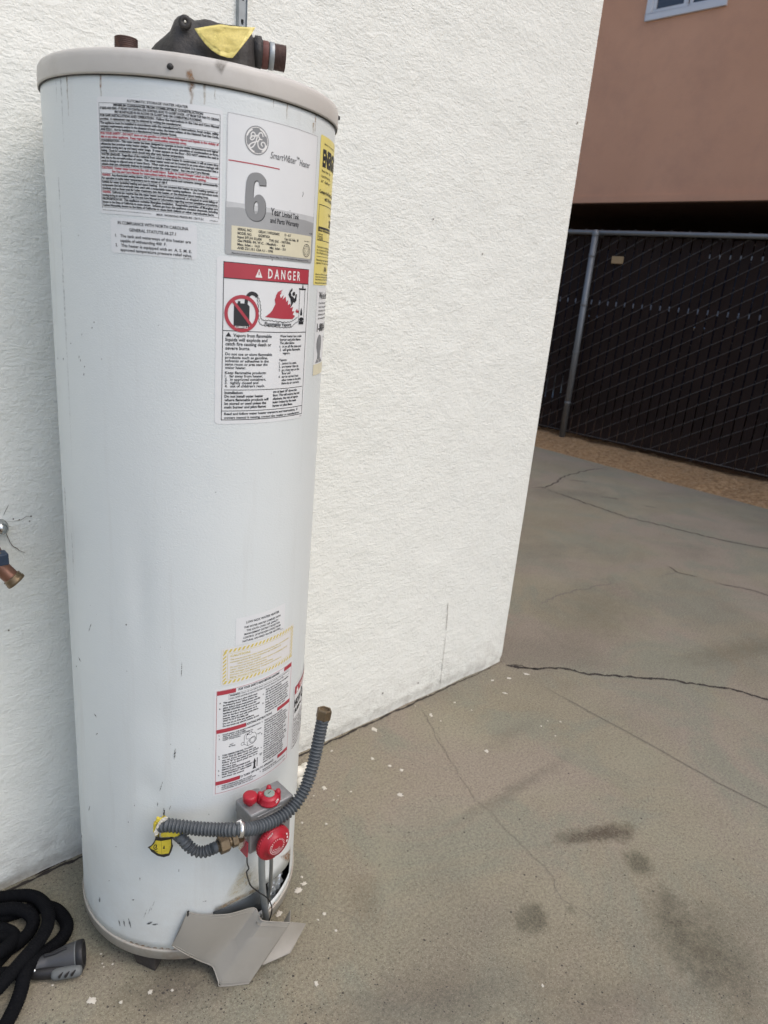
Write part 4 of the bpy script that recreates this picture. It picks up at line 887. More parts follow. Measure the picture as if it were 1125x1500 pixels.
for t, x, y in (('A.', 9, 31), ('B.', 9, 42.5), ('C.', 95, 38.7), ('D.', 95, 58)): L.text(x, y, t, 2.7, bold=.03)
L.para(16, 98, 76, ['STOP! READ THE SAFETY INFORMATION', 'ABOVE ON THIS LABEL.', 'TURN GAS KNOB CLOCKWISE TO', '"OFF" POSITION.'], 2.6, 3.9, bold=.03, just=False)
L.para(16, 143, 74, ['TURN TEMPERATURE DIAL TO LOWEST', 'WAIT FIVE (5) MINUTES to clear out', 'any gas. If you then smell gas, STOP!', 'Follow "B" in the safety information', "above. If you don't smell gas, go to", 'the next step.', 'REMOVE OUTER AND INNER DOORS', 'located below the gas control unit.', 'FIND THE PILOT - follow metal', 'tube from gas control.'], 3.2, 5.2, bold=.035, just=False)
L.para(102, 98, 66, ['Push in red button and hold', 'immediately light the pilot with a', 'match. Continue to hold the button in', 'for about one (1) minute after the', 'pilot is lit. Release button and it', 'will pop back up. Pilot should remain', 'lit. If it goes out, repeat steps.', 'If button does not pop up when', 'released, stop and immediately call', 'your service technician or gas', 'supplier. If the pilot will not stay', 'lit after several tries, turn the gas', 'control knob to OFF and call your', 'service technician or gas supplier.', 'REPLACE INNER AND OUTER DOORS.', 'At arms length away, turn knob', 'counterclockwise to ON position.', 'SET TEMPERATURE DIAL to desired', 'setting. See manual for details'], 3.2, 5.2, bold=.035, just=False)
for t, x, y in (('1.', 9, 98), ('2.', 9, 105.8), ('3.', 9, 143), ('4.', 9, 148.2), ('5.', 9, 174), ('6.', 9, 184), ('7.', 95, 98), ('8.', 95, 124), ('9.', 95, 155), ('10.', 94, 171)): L.text(x, y, t, 2.7, bold=.03)
for p in ([(58,118),(58,112),(62,109),(66,111),(68,108),(73,108),(76,112),(80,112),(84,118),(84,130),(78,135),(66,136),(58,130),(58,118)], [(62,112),(62,120),(70,123),(80,120)], [(66,136),(64,128),(70,124)]): L.line(p, .8, ink, 1)
L.ring(76, 127, 6.5, .8, ink, 1); L.ring(76, 127, 4.6, .4, ink, 1); L.disc(65, 111, 2, ink, 1); L.ring(71, 111, 3, .6, ink, 1); L.ring(55, 128, 3, .7, ink, 1); L.text(30, 122, 'HOT', 2.2, bold=.03); L.text(28, 126, 'SETTING', 2.2, bold=.03); L.text(86, 110, 'GAS KNOB', 2.0, bold=.03, w=9); L.text(86, 120, 'PILOT', 2.0, bold=.03, w=8)
L.poly([(80,176),(82,170),(84,176),(84,190),(86,194),(78,194),(80,188)], ink, 1); L.line([(88,172),(88,192)], 1.6, ink); L.text(64, 180, 'PILOT', 2, bold=.03, w=10); L.text(64, 184, 'BURNER', 2, bold=.03, w=12); L.text(92, 172-4, 'TUBE', 2, bold=.03, w=7)
L.para(16, 209, 70, ['TURN THERMOSTAT DIAL TO LOWEST', 'PUSH IN GAS KNOB SLIGHTLY AND TURN', 'CLOCKWISE TO OFF. Do not force.'], 2.6, 4, bold=.03, just=False); L.para(102, 209, 66, ['REMOVE OUTER DOOR', 'if service is to be performed.'], 2.6, 4, bold=.03, just=False); L.text(9, 209, '1.', 2.7, bold=.03); L.text(95, 209, '2.', 2.7, bold=.03); L.text(160, 221, 'AP9850', 1.6, w=9); L.done()
# 10 scald notice round the corner
L = Label('scald_sticker', .2290-S0, .372-S0, .4330, .5880, M['sticker'], (143, 155), .003, label='red-headed scald warning sticker at the right edge above the valve')
L.frame(5, 5, 139, 150, .9, 'ink', 1); L.rect(6, 6, 138, 23, 'redink', 2); L.poly([(12,21),(18,9),(24,21)], 'whiteprint', 3); L.text(32, 20, 'WARNING', 10, 'whiteprint', 70, bold=.03, lay=3)
L.text(7, 52, 'HOT!', 15, w=36, bold=.06); L.line(spl([(44,40),(52,32),(58,40),(52,48),(60,56),(70,50)]), 5, 'ink', 2); L.line(spl([(40,62),(56,66),(72,60)]), 3.5, 'ink', 2); L.text(10, 68, 'BURN', 9, w=30, bold=.05); L.rect(5, 80, 139, 81, 'ink')
L.para(9, 88, 126, ['Water temperature over 125 F can cause severe', 'burns instantly or death from scalds.', 'Children, disabled and elderly are at highest', 'risk of being scalded.', 'See instruction manual before setting', 'temperature at water heater.', 'Feel water before bathing or showering.', 'Temperature limiting valves are available,', 'see manual.'], 4.4, 7.6, bold=.02); L.done()

# ---- gas control valve (faces -y)
VX0, VX1, VY0, VY1, VZ0, VZ1 = .588, .682, .877, .930, .338, .4285
b = MB(); b.box((VX0+.002, VY0+.003, VZ0), (VX1-.002, VY1, VZ1-.026)); valve = b.build('gas_valve', M['casting'], wh, bevel=.003)
MB().box((VX0, VY0, VZ1-.0258), (VX1, VY1, VZ1)).build('valve_lid', M['casting'], valve, bevel=.0028)
MB().box((VX0+.014, VY0-.0012, VZ1-.019), (VX1-.028, VY0+.002, VZ1-.0165)).build('raised_rib', M['casting'], valve, bevel=.0005)
MB().box((VX0+.014, VY0-.0012, VZ1-.0105), (VX1-.028, VY0+.002, VZ1-.0085)).build('raised_rib', M['casting'], valve, bevel=.0005)
MB().tube([(.635, VY1-.003, .385), (.635, .957, .385)], .030, 24).build('valve_neck', M['casting'], valve)
MB().box((VX1-.03, VY0+.010, VZ0-.014), (VX1+.004, VY1-.004, VZ0+.03)).build('pilot_housing', M['casting'], valve, bevel=.004)
MB().prism([(0,0),(.020,.012),(.024,.03),(.008,.036),(-.004,.026)], (VX0-.012, VY0+.014, VZ0+.008), (1,0,0), (0,0,1), (0,1,0), .03).build('inlet_boss', M['aluminium'], valve, bevel=.003)
MB().box((VX0-.001, VY0+.008, VZ0-.008), (VX0+.002, VY0+.034, VZ0+.024)).build('caution_patch', M['redink'], valve)
p = gnd(366, 1178, VZ1); o = MB().lathe([(.006, -.002), (.006, .007), (.0125, .0085), (.0132, .010), (.0132, .019), (.012, .0215), (.009, .0222), (0, .0222)], 28, p).build('reset_button', M['redplastic'], valve)
p = gnd(394, 1174, VZ1); kb = MB().lathe([(.016, -.002), (.0195, .001), (.0205, .004), (.0185, .007), (.0175, .014), (.014, .0165), (.010, .0175), (0, .0175)], 12, p, phase=.2).build('gas_knob', M['redplastic'], valve, bevel=.0012)
MB().lathe([(.0098, .0172), (.0098, .0195), (.0088, .0200), (0, .0200)], 24, p).build('knob_disc', M['greendisc'], kb)
MB().box((-.004, -.0006, 0), (.004, .0006, .0004), Matrix.Translation(p + Vector((0, 0, .0201))) @ Matrix.Rotation(.3, 4, 'Z')).build('slot', M['blacktrim'], kb)
for dx, dy in ((-.0145, .009), (.0085, .0145), (.0165, -.004)):
    q = p + Vector((dx, dy, 0)); MB().lathe([(.0058, 0), (.0052, .016), (.0038, .0215), (0, .0225)], 14, q).build('knob_lug', M['redplastic'], kb)
def flat_text(t, w_, org, ux, uy, mat, name, parent, bold=.02):
    v, f = text_mesh(t, bold); x0 = min(q[0] for q in v); x1 = max(q[0] for q in v); k = w_/(x1-x0)
    MB().add([Vector(org) + Vector(ux)*((q[0]-(x0+x1)/2)*k) + Vector(uy)*(q[1]*k) for q in v], f).build(name, mat, parent, fix=False)
un = Vector((.35, -.80, .49)).normalized()
flat_text('ON', .0095, p + Vector((.006, -.0185, .0088)), Vector((.85, .5, .1)).normalized(), Vector((-.18, .42, .89)).normalized(), M['whiteprint'], 'lettering', kb)
dc = on_y(401, 1234.5, .860); ax = Vector((0, -1, 0))
dial = MB().lathe([(.010, -.016), (.031, -.009), (.0335, -.006), (.0335, .002), (.032, .0035), (.021, .0042), (.020, .0095), (.018, .0108), (0, .0112)], 48, dc, ax).build('temperature_dial', M['redplastic'], valve)
for k in range(40):
    a = k*6.2832/40; q = dc + Vector((.0334*math.cos(a), .002, .0334*math.sin(a))); MB().tube([q + Vector((0, -.0035, 0)), q + Vector((0, .005, 0))], .0011, 6).build('grip_rib', M['redplastic'], dial)
flat_text('HOT', .013, dc + Vector((-.010, -.0047, .0235)), (.86, 0, .5), (-.5, 0, .86), M['whiteprint'], 'lettering', dial); flat_text('WARM', .010, dc + Vector((.006, -.0045, -.0305)), (1, 0, 0), (0, 0, 1), M['whiteprint'], 'lettering', dial)
mk = MB()
for k in range(13):
    a = -.5 + k*.26; q = lambda r: dc + Vector((r*math.cos(a), -.0114, r*math.sin(a))); t = Vector((-math.sin(a), 0, math.cos(a)))*.0005; mk.add([q(.0135)-t, q(.0165)-t, q(.0165)+t, q(.0135)+t], [(0,1,2,3)])
for r, a0, a1 in ((.0125, 2.4, 5.6), (.0155, 2.6, 5.9), (.0095, 3.3, 5.5), (.006, 3.6, 5.8)):
    P_ = [dc + Vector((rr*math.cos(a0+(a1-a0)*i/20), -.01145, rr*math.sin(a0+(a1-a0)*i/20))) for i in range(21) for rr in (r-.00035, r+.00035)]; mk.add(P_, [(2*i, 2*i+1, 2*i+3, 2*i+2) for i in range(20)])
for a in (.35, .05, -.25): mk.box((-.0022, 0, -.0012), (.0022, .0006, .0012), Matrix.Translation(dc + Vector((.0275*math.cos(a), -.0046, .0275*math.sin(a)))) @ Matrix.Rotation(-a-1.57, 4, 'Y'))
mk.build('dial_marks', M['whiteprint'], dial, fix=False)
# tubes and lead running down to the burner
MB().tube(smooth_path([on_y(383.5,1246,.906), on_y(383.5,1275,.910), on_y(385,1305,.922), on_y(388,1330,.935), on_y(391,1352,.945)], 8), .0068, 16).build('burner_tube', M['galv'], wh)
MB().tube(smooth_path([on_y(397.5,1246,.900), on_y(397,1275,.905), on_y(395,1302,.920), on_y(391,1328,.938), on_y(388,1345,.948)], 8), .0036, 12).build('pilot_tube', M['steel'], wh)
MB().tube(smooth_path([on_y(362,1248,.895), on_y(362,1264,.893), on_y(364.5,1272,.893), on_y(361.5,1277,.895), on_y(363,1286,.900), on_y(368,1298,.906), on_y(381,1308,.908), on_y(392,1316,.910), on_y(398,1328,.916), on_y(397,1340,.926), on_y(393,1352,.94)], 8), .0013, 8).build('thermocouple_wire', M['blackrubber'], wh)
# white plastic drain valve on the right flank
zd = sz(445, 1172)[1]; a = .292/HR; od = Vector((math.sin(a), -math.cos(a), 0)); base = Vector((HC.x, HC.y, zd)) + od*HR
MB().lathe([(.030, -.006), (.030, .004), (.022, .008), (.014, .012), (.013, .030), (.017, .032), (.018, .042), (.012, .045), (0, .045)], 22, base, od).build('drain_valve', M['whiteplastic'], wh)
MB().tube([base + od*.020, base + od*.022 + Vector((0, 0, -.05))], .0125, 18).build('drain_spout', M['whiteplastic'], wh)
MB().prism([(-.022,-.03),(.022,-.03),(.022,.02),(0,.042),(-.022,.02)], base - od*.002, Vector((-od.y, od.x, 0)), (0,0,1), od, .004).build('drain_plate', M['whiteplastic'], wh, bevel=.002)

# ---- vent hood, nipples on top
top = 1.621
hs = [(222,72),(228,67),(236,60.5),(244,54),(250,47.5),(253,40),(256,33),(261,28.5),(267,26.3),(273,26.6),(279,29.5),(285,33),(292,32.4),(300,31),(309,33),(318,37),(330,39),(345,40),(358,43),(366,48),(370,55),(374,66)]
mb = MB(); na = 17; vs = []
for i, (u, v) in enumerate(hs):
    P_ = on_axis(u, v); f = i/(len(hs)-1); hw = .066*math.sqrt(max(.04, 1 - (2*f-1)**4)); ht = P_.z - top + .004
    for k in range(na):
        a = math.pi*k/(na-1); ca, sa = math.cos(a), math.sin(a); y_ = hw*math.copysign(abs(ca)**.8, ca); z_ = top - .004 + ht*max(0, sa)**(.75)
        q = Vector((P_.x, P_.y, z_)) + Vector((DV.x, DV.y, 0))*y_
        vs.append(q + Vector((0, 0, .0016*noise.noise(q*60))))
mb.add(vs, [(i*na+k, (i+1)*na+k, (i+1)*na+k+1, i*na+k+1) for i in range(len(hs)-1) for k in range(na-1)], True); mb.add(vs[:na], [tuple(range(na))]); mb.add(vs[-na:], [tuple(range(na))])
hood = mb.build('vent_hood', M['castmetal'], wh)
q = on_axis(271, 34, .055); MB().lathe([(.0095, 0), (.0095, .007), (.0075, .009), (.0030, .009), (.0030, .0)], 18, q, (DV.x, DV.y, 0)).build('lug', M['castmetal'], hood); MB().lathe([(.0018, .004), (.0018, .0085), (0, .0087)], 10, q, (DV.x, DV.y, 0)).build('rivet', M['whiteplastic'], hood)
A_, B_ = on_axis(366, 76.5), on_axis(418, 86.5); d_ = (B_-A_).normalized(); LN = (B_-A_).length
prof = [(.021, 0), (.021, LN*.10), (.0245, LN*.12), (.0245, LN*.29), (.0205, LN*.32)]
MB().lathe([(0, 0)] + prof + [(.0195, LN*.34)], 28, A_, d_).build('outlet_collar', M['castmetal'], hood)
def threads(P_, d_, r, h0, h1, pitch, mat, name, parent, capped=True):
    pr = []; h = h0; 
    while h < h1: pr += [(r-.0009, h), (r, h+pitch*.35), (r, h+pitch*.5), (r-.0009, h+pitch*.9)]; h += pitch
    if capped: pr += [(r*.72, h), (r*.70, h-.01), (0, h-.01)]
    return MB().lathe(pr, 28, P_, d_).build(name, mat, parent)
nip = threads(A_, d_, .0192, LN*.30, LN*.985, .0022, M['rustpipe'], 'threaded_nipple', hood)
MB().lathe([(.0196, LN*.34), (.0200, LN*.36), (.0200, LN*.48), (.0196, LN*.5)], 28, A_, d_).build('thread_compound', M['dope'], nip)
MB().lathe([(.0194, LN*.53), (.0199, LN*.54), (.0199, LN*.66), (.0194, LN*.67)], 28, A_, d_).build('pipe_band', M['galv'], nip)
q = on_axis(185, 70, .02); q.z = top - .004; zt = on_axis(185, 57, .02).z
threads(q, Vector((0, 0, 1)), .0172, 0, zt - q.z, .0026, M['rustpipe'], 'threaded_nipple', wh)
q2 = HC + Vector((.09, .12, top-.004)); threads(q2, Vector((0, 0, 1)), .0172, 0, .03, .0026, M['rustpipe'], 'threaded_nipple', wh)

# ---- yellow hang tag on the hood
def sheet(px, depth, name, mat, parent, th=.0008, n=16, **kw):
    """outline in the picture laid on a curved sheet: depth(u, v) -> offset from the heater's axis plane"""
    us = [p[0] for p in px]; bm = flatmesh([px]); 
    for co, no in [((min(us) + (max(us)-min(us))*k/n, 0, 0), (1,0,0)) for k in range(1, n)] + [((0, min(p[1] for p in px) + (max(p[1] for p in px)-min(p[1] for p in px))*k/n, 0), (0,1,0)) for k in range(1, n)]:
        bmesh.ops.bisect_plane(bm, geom=bm.verts[:] + bm.edges[:] + bm.faces[:], plane_co=co, plane_no=no, dist=1e-5)
    off = wloc(parent)
    for v in bm.verts: v.co = on_axis(v.co.x, v.co.y, depth(v.co.x, v.co.y)) - off
    bmesh.ops.recalc_face_normals(bm, faces=bm.faces); me = bpy.data.meshes.new(name); bm.to_mesh(me); bm.free(); me.materials.append(mat)
    for q in me.polygons: q.use_smooth = True
    o = bpy.data.objects.new(name, me); COL.objects.link(o); o.parent = parent
    if th: m_ = o.modifiers.new('s', 'SOLIDIFY'); m_.thickness = th; m_.offset = 0
    return tag(o, **kw)
dt = lambda u, v: .068 + .012*math.sin((v-36)/48*1.6) + .006*math.sin((u-285)/88*3.14) + .0035*noise.noise(Vector((u*.055, v*.075, 3))) + .0020*noise.noise(Vector((u*.16, v*.18, 8)))
tg = sheet([(285,42),(296,40),(309,38),(323,36),(338,38),(355,39.5),(374,40.5),(369,49),(361,60),(352,71),(345,80),(340.5,85),(333,84.5),(322,81),(310,73.5),(301,64.5),(292,53)], dt, 'hang_tag', M['yellowtag'], None, label='curled yellow fan-shaped tag draped over the dark vent hood', cat='tag')
M['tagprint'] = simple('worn_tag_print', (.60, .50, .15), .6, 0, .30, 420, .3, 240, .0008)
dt2 = lambda u, v: dt(u, v) + .0010
sheet([(291,44.5),(309,40.5),(323,39),(352,42),(366,43),(352,66),(344,76),(336,77),(322,73),(309,65),(299,55)], dt2, 'faded_print', M['tagprint'], tg, 0)

# ---- flexible gas connector
gh = empty('gas_connector', on_y(352, 1213, .862), 'corrugated dark grey gas connector hose bent across the control valve', 'hose')
lower = [on_y(322,1238.5,.898), on_y(312,1243,.906), on_y(300,1247.5,.915), on_y(287,1246.5,.926), on_y(276,1239,.936), on_y(267,1229,.944), on_cyl(258,1221,HR+.024), on_cyl(249,1216,HR+.020), on_cyl(240,1214,HR+.019)]
upper = [on_cyl(235,1209.5,HR+.036), on_cyl(244,1208.5,HR+.041), on_cyl(258,1210,HR+.045), on_cyl(278,1212.5,HR+.052), on_cyl(300,1214.5,HR+.063), on_cyl(325,1215.5,HR+.078), on_y(352,1215,.862), on_y(375,1212.5,.860), on_y(400,1203,.860), on_y(418,1192,.860), on_y(434,1176,.862), on_y(448,1152,.866), on_y(458,1122,.871), on_y(465,1092,.876), on_y(470,1067,.879), on_y(473.5,1050,.880)]
def corr(pts, r, name, per=.0066, depth=.0036):
    P_ = resample(smooth_path(pts, 14), .0007); rr = [r - depth*(.5 + .5*math.cos(2*math.pi*i*.0007/per))**1.2 for i in range(len(P_))]
    return MB().tube(P_, rr, 18).build(name, M['rubberhose'], gh, fix=False)
corr(lower, .0108, 'corrugated_hose'); corr(upper, .0124, 'corrugated_hose')
def hexnut(P_, d_, r, l, name, mat, parent, n=6):
    o = MB().lathe([(r*.72, 0), (r*.93, 0), (r, l*.10), (r, l*.88), (r*.93, l), (r*.70, l), (r*.66, l*.8), (0, l*.8)], n, P_, d_, False).build(name, mat, parent, bevel=.0008); return o
P_ = resample(smooth_path(upper, 14), .002); d_ = (P_[-1] - P_[-4]).normalized(); nut = hexnut(P_[-1] - d_*.004, d_, .0148, .020, 'end_nut', M['brass'], gh); MB().lathe([(.0125, -.003), (.0125, .001), (.0110, .001)], 20, P_[-1] - d_*.003, d_).build('ferrule', M['rubberhose'], nut)
a0 = on_y(322, 1238.5, .898); a1 = on_y(349, 1227, .893); d_ = (a1-a0).normalized(); ln = (a1-a0).length
n1 = hexnut(a0 - d_*.002, d_, .0165, ln*.52, 'inlet_nut', M['brass'], gh); hexnut(a0 + d_*ln*.60, d_, .0140, ln*.34, 'fitting', M['brass'], gh); MB().tube([a0 - d_*.006, a1 + d_*.008], .0098, 18).build('fitting_barrel', M['brass'], gh)
MB().tube([a0 - d_*.014, a0 + d_*.004], .0098, 18).build('sleeve', M['rubberhose'], gh)
P_ = resample(smooth_path(upper, 14), .002); c_ = min(P_, key=lambda q: (q - on_y(353,1215,.862)).length); i_ = P_.index(c_); d_ = (P_[i_+2]-P_[i_-2]).normalized()
MB().lathe([(.0122, -.0035), (.0136, -.0035), (.0139, 0), (.0136, .0035), (.0122, .0035)], 24, c_, d_).build('clamp_band', M['aluminium'], gh); MB().box((-.005, -.0012, -.0035), (.005, .0012, .0035), Matrix.Translation(c_ + Vector((-.002, .004, .014)))).build('clamp_tail', M['aluminium'], gh, bevel=.0006)
# torn tape where the hose doubles back
tp = resample(smooth_path([on_cyl(243,1199,HR+.036), on_cyl(233,1201,HR+.036), on_cyl(229,1209,HR+.034), on_cyl(229,1217,HR+.030), on_cyl(231,1223,HR+.026)], 8), .002); mb = MB(); vs = []
for i, q in enumerate(tp):
    for k in range(14):
        a = 6.2832*k/14; r = (.0085 + .0025*noise.noise(Vector((i*.5, k*1.3, 0))))*(.6 + .4*math.sin(math.pi*(i+1)/(len(tp)+1))); vs.append(q + Vector((DV.x, DV.y, 0))*(r*math.cos(a)) + (Vector((EV.x, EV.y, 0)))*(r*.62*math.sin(a)) + Vector((0, 0, .003*math.sin(a*2+i))))
mb.add(vs, [(i*14+k, i*14+(k+1)%14, (i+1)*14+(k+1)%14, (i+1)*14+k) for i in range(len(tp)-1) for k in range(14)], False); mb.build('yellow_tape', M['yellowtape'], gh)
def cylsheet(px, depth, name, mat, parent, th=.0008, n=6, **kw):
    us = [p[0] for p in px]; vs_ = [p[1] for p in px]; bm = flatmesh([px])
    for k in range(1, n):
        for co, no in (((min(us) + (max(us)-min(us))*k/n, 0, 0), (1,0,0)), ((0, min(vs_) + (max(vs_)-min(vs_))*k/n, 0), (0,1,0))): bmesh.ops.bisect_plane(bm, geom=bm.verts[:] + bm.edges[:] + bm.faces[:], plane_co=co, plane_no=no, dist=1e-5)
    off = wloc(parent)
    for v in bm.verts: v.co = on_cyl(v.co.x, v.co.y, HR + depth(v.co.x, v.co.y)) - off
    bmesh.ops.recalc_face_normals(bm, faces=bm.faces); me = bpy.data.meshes.new(name); bm.to_mesh(me); bm.free(); me.materials.append(mat); o = bpy.data.objects.new(name, me); COL.objects.link(o); o.parent = parent
    if th: m_ = o.modifiers.new('s', 'SOLIDIFY'); m_.thickness = th; m_.offset = 0
    return tag(o, **kw)
cylsheet([(236,1219.5),(246,1218),(258,1219),(269,1219.5),(268.5,1226),(262,1227.5),(252,1225),(240,1226),(235,1225)], lambda u, v: .044 - .00006*(v-1222)**2, 'yellow_tape', M['yellowtape'], gh, .0016)
cylsheet([(246,1198),(243,1197),(245,1200),(241,1203),(236,1205),(234,1210),(231,1214),(233,1218),(231,1223),(227,1224),(226,1218),(229,1211),(232,1205),(236,1200),(241,1196.5)], lambda u, v: .0470 + .001*math.sin(u+v), 'torn_paper', M['whitetape'], gh, .0012)
MB().tube([on_cyl(240,1198,HR+.034), on_cyl(241,1187,HR+.036)], .0009, 6).build('tape_thread', M['blackrubber'], gh)
# the folded yellow paper tag below it
dtag = lambda u, v: .036 + .004*math.sin((u-216)*.09) - .0003*(v-1228)
ct = cylsheet([(216.5,1241),(222,1238),(226,1232),(228,1225.5),(236,1227),(252,1226.5),(252,1234),(253.5,1239),(251,1247),(248,1253),(240,1255.5),(231,1253.5),(222,1247.5),(219,1243)], dtag, 'hang_tag', M['blacktrim'], None, label='small yellow and black folded tag hanging below the gas hose', cat='tag')
dt3 = lambda u, v: dtag(u, v) + .0012
cylsheet([(228.5,1231),(236,1232),(237,1251.5),(232,1250.5),(224,1245),(219.5,1242),(225,1237)], dt3, 'yellow_face', M['yellowtape'], ct, 0); cylsheet([(236.3,1232),(250.5,1229.5),(250.5,1240),(247,1250),(237.3,1251.5)], dt3, 'yellow_face', M['yellowtape'], ct, 0)
dt4 = lambda u, v: dtag(u, v) + .0017
cm = [(228 + 3.3*math.cos(a), 1241 + 4.0*math.sin(a)) for a in [(-.9 - .35*i) for i in range(15)]]; cm2 = [(228 + 2.1*math.cos(a), 1241 + 2.8*math.sin(a)) for a in [(-.9 - .35*i) for i in range(15)]][::-1]
cylsheet(cm + cm2, dt4, 'mark', M['blacktrim'], ct, 0, 2); cylsheet([(227.3,1242.5),(228.7,1238.5),(230.3,1238.2),(229.2,1242.3)], dt4, 'mark', M['blacktrim'], ct, 0, 2)
cylsheet([(222.5,1244.2),(231,1247.3),(231,1248.2),(222.5,1245)], dt4, 'lettering', M['blacktrim'], ct, 0, 2); cylsheet([(238.5,1243.5),(240,1238.8),(241,1238.8),(241.5,1243.5)], dt4, 'lettering', M['blacktrim'], ct, 0, 2)

# ---- sheet-metal access cover leaning at the foot
TOP = [on_cyl(274.5,1336,HR+.006), on_cyl(300,1340,HR+.006), on_y(335,1338.5,.938), on_y(366,1330,.933), on_y(375,1331,.930), on_y(380,1343,.914), on_y(386,1348.5,.902), on_y(425,1351,.884)]
BOT = [on_cyl(252,1385,HR+.010), on_cyl(272,1397,HR+.014), on_y(293,1407,.962), on_y(307,1412.5,.952), on_y(313,1418,.944), on_y(320,1438,.922), gnd(323.5,1444,.002), gnd(365,1440,.002)]
mb = MB(); nr = 12; vs = []; nc = len(TOP)
for j in range(nr+1):
    f = j/nr
    for i in range(nc):
        q = TOP[i].lerp(BOT[i], f)
        if i < 3: q = q + Vector((DV.x, DV.y, 0))*.004*math.sin(f*math.pi)
        vs.append(q)
mb.add(vs, [(j*nc+i, (j+1)*nc+i, (j+1)*nc+i+1, j*nc+i+1) for j in range(nr) for i in range(nc-1)], True)
cv = empty('access_cover', gnd(340, 1442), 'loose grey sheet-metal burner cover leaning at the foot of the heater', 'cover')
def metal(o, th=.0014):
    m_ = o.modifiers.new('s', 'SOLIDIFY'); m_.thickness = th; m_.offset = 0
    b_ = o.modifiers.new('b', 'BEVEL'); b_.width = .0006; b_.segments = 2; b_.limit_method = 'ANGLE'; b_.angle_limit = math.radians(50); return o
fpn = mb.build('front_panel', M['door'], cv, fix=True); fpn.data.set_sharp_from_angle(angle=math.radians(70)); metal(fpn)
C_ = on_y(427, 1336, .915); D_ = on_y(383, 1411, .898); E1 = on_y(447.5, 1353, .918); E2 = on_y(425, 1395, .884)
mb = MB(); A5 = TOP[-1]; B5 = BOT[-1]; vs = []
for j in range(9):
    f = j/8; a_, c_ = A5.lerp(B5, f), C_.lerp(D_, f) + Vector((.002, .006, 0)); vs += [a_, a_.lerp(c_, .5), c_]
mb.add(vs, [(3*j+k, 3*j+3+k, 3*j+4+k, 3*j+1+k) for j in range(8) for k in range(2)], True); metal(mb.build('side_flange', M['door'], cv))
mb = MB(); vs = []
F0, F1 = on_y(426, 1350.5, .912), on_y(384, 1413, .896)
for j in range(9):
    f = j/8; vs += [F0.lerp(F1, f), F0.lerp(F1, f).lerp(E1.lerp(E2, f), .5) + Vector((0, -.0012, 0)), E1.lerp(E2, f)]
mb.add(vs, [(3*j+k, 3*j+3+k, 3*j+4+k, 3*j+1+k) for j in range(8) for k in range(2)], True); metal(mb.build('wing_panel', M['door'], cv))
def rim(pts, r=.0011): MB().tube([p + Vector((DV.x, DV.y, 0))*.0008 for p in resample(smooth_path(pts, 5), .004)], r, 8).build('rolled_edge', M['door'], cv)
inset = lambda f: [TOP[i].lerp(BOT[i], f) for i in range(nc)]
rim(inset(.0)); rim(inset(.07)[:5], .0006); rim(inset(.07)[5:], .0006); rim(inset(1.)); rim(inset(.95)[:5], .0006); rim(inset(.95)[5:], .0005); rim([TOP[0], BOT[0]]); rim([F0, E1]); rim([E2, F1]); rim([E1, E2])
MB().box((-.002, -.001, -.006), (.002, .001, .006), Matrix.Translation(on_cyl(275.5, 1338, HR+.007))).build('clip', M['blacktrim'], cv)

# ---- perforated strap fixed to the wall above the heater
p0 = on_y(352, 38); st = MB(); X = p0.x; hw = .0082; z = 1.50
yb = WALL_Y - .004
while z < 2.6:
    st.box((X-hw, yb-.003, z), (X-hw*.35, yb+.006, z+.04)); st.box((X+hw*.35, yb-.003, z), (X+hw, yb+.006, z+.04)); st.box((X-hw*.35, yb-.003, z), (X+hw*.35, yb+.006, z+.031)); z += .04
st.box((X-hw-.0012, yb-.006, 1.50), (X-hw, yb+.006, 2.6)); st.box((X+hw, yb-.006, 1.50), (X+hw+.0012, yb+.006, 2.6))
st.build('perforated_strap', M['galv'], None, label='narrow perforated galvanised strap running up the wall above the heater', cat='strap')

# ---- outdoor tap on the wall
tb = on_y(-32, 800); tap = empty('wall_tap', (tb.x, WALL_Y, tb.z), 'copper-coloured outdoor tap with blue handle on the white wall', 'tap')
tc = Vector((tb.x, WALL_Y - .085, tb.z + .004)); tip = on_y(25, 853, WALL_Y - .105)
MB().lathe([(.028, 0), (.028, .003), (.02, .007), (.0135, .009), (.0135, .07)], 24, (tb.x, WALL_Y-.0005, tb.z+.004), (0, -1, 0)).build('wall_flange', M['copper'], tap)
MB().lathe([(0, -.02), (.017, -.02), (.019, -.012), (.019, .012), (.016, .02), (.012, .024), (.012, .045), (0, .045)], 24, tc, (0, 0, 1)).build('valve_body', M['copper'], tap)
d_ = (tip - tc).normalized(); ln = (tip-tc).length
sp = MB().lathe([(.0150, .0), (.0142, ln*.5), (.0140, ln-.013)], 26, tc, d_).build('spout', M['copper'], tap)
MB().lathe([(.0130, ln-.015), (.0160, ln-.014), (.0168, ln-.012), (.0156, ln-.0105), (.0172, ln-.009), (.0160, ln-.0075), (.0176, ln-.006), (.0176, ln-.001), (.0160, ln), (.012, ln), (.011, ln-.01), (0, ln-.01)], 30, tc, d_).build('hose_thread', M['brass'], sp)
hb = on_y(-32, 816, WALL_Y-.115); he = on_y(10.5, 816, WALL_Y-.115); hd = MB(); hh = .011
MB().tube([tc + Vector((0, 0, .02)), Vector((tc.x, tc.y, hb.z+.02))], .007, 14).build('stem', M['brass'], tap)
MB().box((tc.x-.03, hb.y-.012, he.z-hh), (he.x, hb.y+.012, he.z+hh)).build('handle', M['bluehandle'], tap, bevel=.0025)
MB().tube([(tc.x, tc.y+.002, tc.z+.012), (tc.x, hb.y-.006, hb.z)], .008, 12).build('handle_boss', M['brass'], tap)
